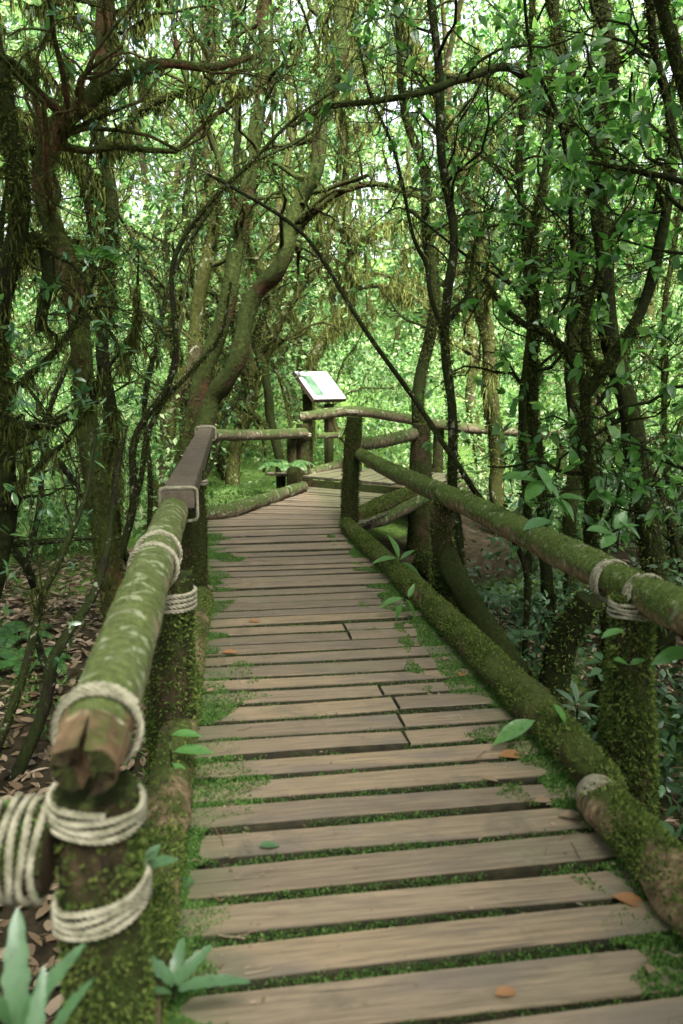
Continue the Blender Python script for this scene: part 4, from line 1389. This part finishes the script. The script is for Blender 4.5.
# ground moss carpet patches
mb = MB()
x_ = rf.uniform(-7, -.3, 26000); y_ = rf.uniform(1, 13, 26000)
p = np.column_stack([x_, y_, gz(x_, y_)])
p = p[patchy(p * np.array([1, 1, 0]), rf, 1.1, .9 - .25 * np.clip(p[:, 1] - 7, 0, 6))]
tufts(mb, p, np.tile([0, 0, 1.], (len(p), 1)), rf, (.03, .07), .3, 0, 2, .6)
tag(mb.build('ground_moss', M['mossgreen']), 'patches of green moss and seedlings on the forest floor at left', 'moss', kind='stuff')

# ------------------------------------------------------------------ individual plants
ri = np.random.default_rng(91)


def sprig(label, base, leaves, mat='leaf_bright', tpl=NEARL, cat='plant', name='seedling', group=None):
    """leaves: list of (tip pixel, distance, width factor) or offsets; each leaf a part of the plant"""
    base = np.asarray(base, float)
    o = thing(name, base, label, cat, group)
    mb = MB()
    cen = base + np.array([0, 0, .05])
    for (tip, start, w) in leaves:
        s = np.asarray(start, float); t = np.asarray(tip, float)
        q, r = catmull([base, (base + s) / 2 + np.array([0, 0, .02]), s], [.003, .0025, .002], .02)
        tube(mb, q, r, 5, 0, ri, False)
    mb.build('stem', M['bark_slim'], o)
    for (tip, start, w) in leaves:
        s = np.asarray(start, float); t = np.asarray(tip, float)
        ml = MB()
        L = np.linalg.norm(t - s)
        place(ml, tpl, s[None], (t - s)[None] + np.array([[0, 0, .25 * L]]), np.array([[ri.normal(0, .25), -.25, 1.]]), L * 1.03, L * w)
        ml.build('leaf', M[mat], o)
    return o


def L_(tip, start, d0, d1=None, w=1.0):
    return (P(*tip, d1 or d0), P(*start, d0), w)


# left seedling on the kerb
sprig('small seedling with four narrow leaves against the left kerb log', P(172, 800, 2.95),
      [L_((201, 737, ), (170, 735), 2.95), L_((212, 754), (172, 752), 2.95), L_((190, 785), (171, 762), 2.9), L_((187, 802), (156, 780), 2.85)], 'leaf_bright')
sprig('pale lobed fern sprouting over the plank ends at the lower left', P(172, 1000, 1.85),
      [L_((208, 948), (176, 985), 1.82, 1.85, 1.6), L_((146, 955), (174, 985), 1.82, 1.8, 1.7), L_((180, 940), (174, 985), 1.84, 1.9, 1.8), L_((243, 980), (178, 990), 1.8, 1.78, 1.1), L_((148, 988), (172, 994), 1.8, 1.76, 1.5)],
      'leaf_pale', STRAP, 'fern', 'fern')
sprig('pale green seedling beside the lower rope of the near left post', P(143, 880, 2.0),
      [L_((178, 860), (146, 868), 1.98, 2.0, 1.2), L_((160, 845), (144, 866), 2.0, 2.02, 1.3), L_((150, 850), (140, 870), 1.98, 1.95, 1.2)], 'leaf_pale')
sprig('big pale strap fern in the lower left corner', P(15, 1040, 1.45),
      [L_((12, 932), (18, 1030), 1.45, 1.47, 1.35), L_((62, 965), (20, 1030), 1.45, 1.42, 1.0), L_((75, 985), (48, 1050), 1.42, 1.44, 1.2), L_((-20, 975), (14, 1030), 1.45, 1.4, 1.2), L_((45, 985), (30, 1060), 1.4, 1.42, 1.2)],
      'leaf_pale', STRAP, 'fern', 'fern')
# right kerb plants
sprig('two long drooping leaves growing on the right kerb log beside the near post', P(540, 716, 3.22),
      [L_((498, 746), (536, 720), 3.18, 3.12, .9), L_((552, 768), (538, 720), 3.18, 3.08, .9)], 'leaf_bright')
sprig('little leafy plant pair of leaves halfway along the long right kerb log', P(500, 655, 4.3),
      [L_((568, 725), (552, 704), 3.6, 3.55), L_((585, 722), (590, 740), 3.5, 3.45)], 'leaf_bright') if False else None
sprig('single upright leaf on the kerb log in front of the near right post', P(562, 728, 3.1),
      [L_((568, 726), (552, 703), 3.08, 3.05, 1.1), L_((592, 744), (573, 726), 3.05, 3.0, 1.2)], 'leaf_bright')
sprig('thin-leaved sprig at the kerb log below the second right post', P(408, 600, 5.2),
      [L_((380, 608), (404, 598), 5.15), L_((418, 622), (405, 598), 5.15), L_((415, 585), (408, 598), 5.15), L_((395, 620), (404, 602), 5.1)], 'leaf_bright')
sprig('grassy sprig on the kerb log beyond the second right post', P(400, 565, 6.25),
      [L_((373, 564), (398, 558), 6.2), L_((393, 535), (399, 560), 6.2), L_((414, 550), (400, 560), 6.2), L_((423, 580), (402, 562), 6.15)], 'leaf_bright')
sprig('broad-leaved plant perched behind the middle of the right handrail', P(548, 520, 4.75),
      [L_((505, 478), (540, 482), 4.7, 4.65, 1.7), L_((528, 500), (545, 480), 4.65, 4.6, 1.6), L_((552, 490), (535, 465), 4.7, 4.6, 1.5), L_((560, 500), (545, 480), 4.7, 4.65, 1.5),
       L_((585, 500), (556, 498), 4.7, 4.65, 1.6), L_((565, 515), (552, 500), 4.65, 4.6, 1.6), L_((575, 520), (560, 498), 4.65, 4.6, 1.4), L_((530, 470), (515, 482), 4.7, 4.7, 1.4)], 'leaf_bright')
sprig('second broad-leaved plant on the handrail nearer the roped post', P(618, 552, 4.05),
      [L_((590, 530), (615, 535), 4.05, 4.0, 1.5), L_((640, 538), (620, 522), 4.05, 4.0, 1.5), L_((628, 512), (615, 530), 4.05, 4.05, 1.4), L_((604, 548), (616, 533), 4.0, 3.95, 1.5), L_((638, 525), (618, 530), 4.05, 4.0, 1.3)], 'leaf_bright')
sprig('grey-green leaf lying on the mossy right handrail', P(545, 524, 4.35), [L_((525, 530), (552, 520), 4.3, 4.28, 1.7)], 'leaf_rhodo')
sprig('small two-leaved shoot growing from the side of the near right post', P(628, 664, 3.0),
      [L_((645, 660), (629, 665), 2.98, 2.95, 1.5), L_((616, 660), (629, 665), 2.98, 2.95, 1.6)], 'leaf_bright')
sprig('single narrow leaf under the rope of the near right post', P(625, 632, 2.98), [L_((603, 638), (625, 630), 2.96, 2.93, 1.1)], 'leaf_bright')
sprig('large bright leaf reaching in at the right edge below the handrail', P(700, 700, 2.9), [L_((655, 665), (696, 650), 2.8, 2.8, 1.2)], 'leaf_bright')
sprig('small fern-like plant behind the kerb log left of the near right post', P(577, 722, 3.75),
      [L_((558, 690), (575, 705), 3.75, 3.75, .7), L_((598, 690), (578, 705), 3.75, 3.75, .7), L_((560, 705), (577, 712), 3.7, 3.68, .7), L_((600, 708), (580, 706), 3.75, 3.75, .7), L_((575, 680), (577, 705), 3.75, 3.8, .7), L_((590, 720), (578, 710), 3.7, 3.65, .7)], 'leaf_under')
for j_, (px, py, d_, lab) in enumerate([(500, 618, 6.2, 'pale-flowered seedling down in the gully left of the mossy logs'), (520, 650, 5.2, 'low seedling in the dark gully under the handrail middle'),
                                       (505, 660, 5.4, 'leafy seedling in the gully beside the leaning brace log'), (600, 690, 4.6, 'seedling in the shade behind the near right post')]):
    b_ = P(px, py, d_)
    lv = []
    for q in range(7):
        a_ = ri.uniform(0, 6.28); l_ = ri.uniform(.08, .14)
        s_ = b_ + np.array([0, 0, .12 + ri.uniform(-.05, .08)])
        lv.append((s_ + np.array([math.cos(a_) * l_, math.sin(a_) * l_, ri.uniform(-.03, .05)]), s_, 1.3))
    sprig(lab, b_ - np.array([0, 0, .1]), lv, 'leaf_under')


def fern(label, base, n_, L, rng, mat='leaf_bright', name='fern'):
    base = np.asarray(base, float)
    o = thing(name, base, label, 'fern')
    for k2 in range(n_):
        a_ = 2 * PI * k2 / n_ + rng.uniform(-.3, .3); ln_ = L * rng.uniform(.75, 1.15)
        h_ = np.array([math.cos(a_), math.sin(a_), 0])
        t = np.linspace(0, 1, 14)[:, None]
        sp = base + h_ * ln_ * (t ** .9) * .85 + np.array([0, 0, 1.]) * ln_ * (.75 * t - .75 * t ** 2.2)
        mb = MB(); tube(mb, sp, np.linspace(.004, .0015, 14), 4, 0, rng, False)
        tg = nrm(np.gradient(sp, axis=0)); side = nrm(np.cross(tg, [0, 0, 1.]))
        i0 = np.linspace(2, 13, 24); pos = np.stack([np.interp(i0, np.arange(14), sp[:, c2]) for c2 in range(3)], 1)
        tt = np.stack([np.interp(i0, np.arange(14), tg[:, c2]) for c2 in range(3)], 1); ss = np.stack([np.interp(i0, np.arange(14), side[:, c2]) for c2 in range(3)], 1)
        pl = ln_ * .2 * np.sin(np.linspace(.35, 1, 24) * PI) + .01
        for s_ in (-1, 1):
            place(mb, LANCE, pos, ss * s_ + tt * .45 + np.array([0, 0, -.1]), np.cross(ss, tt) * 1.0 + np.array([0, 0, .01]), pl, pl * .9)
        mb.build('frond', M[mat], o)
    return o


fern('feathery fern hanging beside the crooked mossy tree at left', P(92, 262, 7.2), 6, .5, ri)
fern('feathery fern on the moss bank left of the twin post', P(285, 470, 11.8), 7, .6, ri, 'leaf_far')
fern('low fern on the ground beside the dark Y-shaped sapling', np.array([*P(30, 640, 6)[:2], gz(*P(30, 640, 6)[:2])]), 7, .5, ri)
fern('low fern in the leaf litter under the far left trunk', np.array([*P(15, 590, 6.6)[:2], gz(*P(15, 590, 6.6)[:2])]), 7, .45, ri)
fern('fern growing between plank rail and the leaning red-brown trunks', np.array([*P(240, 480, 11.4)[:2], gz(*P(240, 480, 11.4)[:2])]), 9, .8, ri, 'leaf_far')
fern('fern at the foot of the stout trunk behind the inner corner', np.array([*P(470, 540, 8.6)[:2], gz(*P(470, 540, 8.6)[:2])]), 8, .6, ri, 'leaf_under')

# moss mound outside the bend
mb = MB()
c_ = D(232, 506, -.15)
uu_, vv_ = np.meshgrid(np.linspace(-1, 1, 22), np.linspace(-1, 1, 22))
rr2 = np.sqrt(uu_ ** 2 + vv_ ** 2)
mz = .26 * np.clip(1 - rr2, 0, 1) ** .6 + R.normal(0, .008, rr2.shape)
mx = c_[0] + uu_ * .7; my = c_[1] + .75 + vv_ * .7
mv = np.stack([mx, my, -.22 + mz], -1).reshape(-1, 3)
i = np.arange(21)[:, None] * 22; j = np.arange(21)[None]
mb.add(mv, np.stack([i + j, i + j + 1, i + 23 + j, i + 22 + j], -1).reshape(-1, 4))
sel = R.choice(len(mv), 2500); tufts(mb, mv[sel] + R.normal(0, .02, (2500, 3)) * np.array([1, 1, 0]), np.tile([0, 0, 1.], (2500, 1)), R, (.02, .05), .35, 0, 2, .7)
tag(mb.build('moss_mound', M['mossgreen']), 'soft green moss mound outside the curved kerb log at the bend', 'moss')

# mossy fallen logs in the gully
for lab, pts, r_ in (('mossy fallen log slanting through the gully below the handrail', [P(420, 560, 7.4), P(470, 610, 6.8), P(530, 690, 6.2)], .10),
                     ('thick mossy root arching down behind the near right post', [P(590, 600, 4.6), P(560, 650, 4.7), P(548, 740, 4.6)], .09)):
    kerb(lab, pts, [r_, r_ * 1.05, r_ * 1.1], 2600, mat='bark_dark', moss='moss', ln=(.015, .04), thr=-1.2, updep=.6, sides=12, name='fallen_log')
kerb('bare dead branch lying across the ground at the left edge', [P(-20, 548, 6.2), P(50, 541, 6.1), P(96, 538, 6.0)], [.03, .025, .012], 200, mat='bark_slim', sides=8, amp=.08, name='dead_branch')

# ------------------------------------------------------------------ fallen leaves on the deck
FL = [((630, 900), 36, -30, 'leaf_orange', 'long orange-brown fallen leaf beside the near right kerb log'),
      ((543, 800), 20, 10, 'leaf_dead', 'curled brown leaf on a plank by the pale sawn log end'),
      ((572, 815), 26, -4, 'leaf_dead', 'thin dry leaf stem pointing at the pale sawn log end'),
      ((505, 992), 24, 8, 'leaf_orange', 'yellow-brown leaf caught in the nearest plank gap'),
      ((650, 968), 18, 55, 'leaf_dead', 'pale dry leaf sliver at the right end of the nearest planks'),
      ((527, 844), 0, 0, None, ''),
      ((446, 658), 12, 50, 'leaf_dead', 'small pale leaf on the moss fringe by the kerb log'),
      ((462, 674), 14, 60, 'leaf_orange', 'small yellow leaf on the moss fringe just nearer along the kerb'),
      ((512, 755), 28, 2, 'leaf_orange', 'narrow tan leaf below the drooping kerb plant'),
      ((488, 778), 16, -20, 'leaf_dead', 'tiny brown leaf near the joint of the split planks'),
      ((230, 652), 16, 5, 'leaf_orange', 'light tan leaf lying left on the planks beyond the left seedling'),
      ((212, 690), 12, 30, 'leaf_dead', 'brown leaf on the left plank edge above the seedling'),
      ((255, 621), 12, 0, 'leaf_orange', 'small tan leaf on the planks near the second left post'),
      ((268, 845), 18, 2, 'leaf_pale', 'pale green leaf bit on the plank left of centre'),
      ((182, 884), 28, 40, 'leaf_pale', 'pale curled leaf on the moss by the near left post')]
for (c_, ln_, ang, mt, lab) in FL:
    if not mt: continue
    p = D(*c_, .008); sc = ln_ * p[1] / 800
    mb = MB()
    a_ = math.radians(ang)
    place(mb, NEARL, (p - np.array([math.cos(a_), math.sin(a_), 0]) * sc * .6)[None], np.array([[math.cos(a_), math.sin(a_) * 1.0, .12]]), np.array([[.1, -.1, 1.]]), sc * 1.3, sc * 1.6)
    o = mb.build('fallen_leaf', M[mt])
    tag(o, lab, 'leaf', 'fallen leaves on the boardwalk')

# bits of twig, bark and seed husk lying on the planks
rdv = np.random.default_rng(66)
mb = MB()
n_ = 420
yy = rdv.uniform(1.6, 8.3, n_); e_ = rdv.random(n_)
x_ = np.where(e_ < .4, -.05 + np.abs(rdv.normal(0, .12, n_)), np.where(e_ < .8, 1.33 - np.abs(rdv.normal(0, .14, n_)), rdv.uniform(0, 1.3, n_)))
a_ = rdv.uniform(0, 6.28, n_)
place(mb, LOW, np.column_stack([x_, yy, np.full(n_, .006)]), np.column_stack([np.cos(a_), np.sin(a_), rdv.uniform(0, .15, n_)]),
      np.array([0, 0, 1.]) + rdv.normal(0, .2, (n_, 3)), rdv.uniform(.008, .03, n_), rdv.uniform(.008, .03, n_))
m_ = 70
a_ = rdv.uniform(0, 6.28, m_); yy = rdv.uniform(1.6, 8, m_); x_ = np.where(rdv.random(m_) < .5, rdv.uniform(-.1, .15, m_), rdv.uniform(1.05, 1.4, m_))
L_t = rdv.uniform(.03, .12, m_)[:, None, None]
tt_ = np.linspace(0, 1, 4)[None, :, None]
Pt = np.column_stack([x_, yy, np.full(m_, .008)])[:, None] + np.column_stack([np.cos(a_), np.sin(a_), np.zeros(m_)])[:, None] * tt_ * L_t + rdv.normal(0, .004, (m_, 4, 3)) * np.array([1, 1, .3])
tubes(mb, Pt, np.full((m_, 4), .0018), 4)
tag(mb.build('debris', M['leaf_dead']), 'specks of twig and broken dead leaf strewn along the plank edges', 'debris', kind='stuff')

# ------------------------------------------------------------------ light and sky
w = bpy.data.worlds.new('World'); S.world = w; w.use_nodes = True
nt = w.node_tree; nt.nodes.clear()
EL, AZ = math.radians(52), math.radians(165)       # sun high behind the viewer, over the added canopy
sky = nt.nodes.new('ShaderNodeTexSky'); sky.sky_type = 'NISHITA'; sky.sun_disc = False
sky.sun_elevation = EL; sky.sun_rotation = AZ; sky.air_density = 1.0; sky.dust_density = 4.0; sky.ozone_density = 1.0
hs = nt.nodes.new('ShaderNodeHueSaturation'); hs.inputs['Saturation'].default_value = .3
bg = nt.nodes.new('ShaderNodeBackground'); bg.inputs['Strength'].default_value = .09
ow = nt.nodes.new('ShaderNodeOutputWorld')
nt.links.new(sky.outputs[0], hs.inputs['Color']); nt.links.new(hs.outputs[0], bg.inputs['Color']); nt.links.new(bg.outputs[0], ow.inputs[0])
sl_ = bpy.data.lights.new('sun', 'SUN'); sl_.energy = 5.0; sl_.angle = math.radians(25); sl_.color = (1, .98, .94)
so = bpy.data.objects.new('sun', sl_); COL.objects.link(so)
sd_ = Vector((math.sin(AZ) * math.cos(EL), math.cos(AZ) * math.cos(EL), math.sin(EL)))
so.rotation_euler = sd_.to_track_quat('Z', 'Y').to_euler()

cd = bpy.data.cameras.new('camera'); co_ = bpy.data.objects.new('camera', cd); COL.objects.link(co_)
co_.location = CAM
m3 = Matrix((RT, UP, -F)).transposed()
co_.rotation_euler = m3.to_euler()
cd.sensor_fit = 'VERTICAL'; cd.sensor_height = 36; cd.sensor_width = 24; cd.lens = FOC / 1024 * 36
cd.clip_end = 500; cd.clip_start = .05
cd.dof.use_dof = True; cd.dof.focus_distance = 7.0; cd.dof.aperture_fstop = 2.2
S.camera = co_

S.view_settings.view_transform = 'Standard'; S.view_settings.look = 'None'
S.view_settings.exposure = 3.05; S.view_settings.gamma = 1.0
S.cycles.use_denoising = True
S.cycles.max_bounces = 8; S.cycles.diffuse_bounces = 4; S.cycles.transmission_bounces = 4; S.cycles.glossy_bounces = 2
S.cycles.sample_clamp_indirect = 6
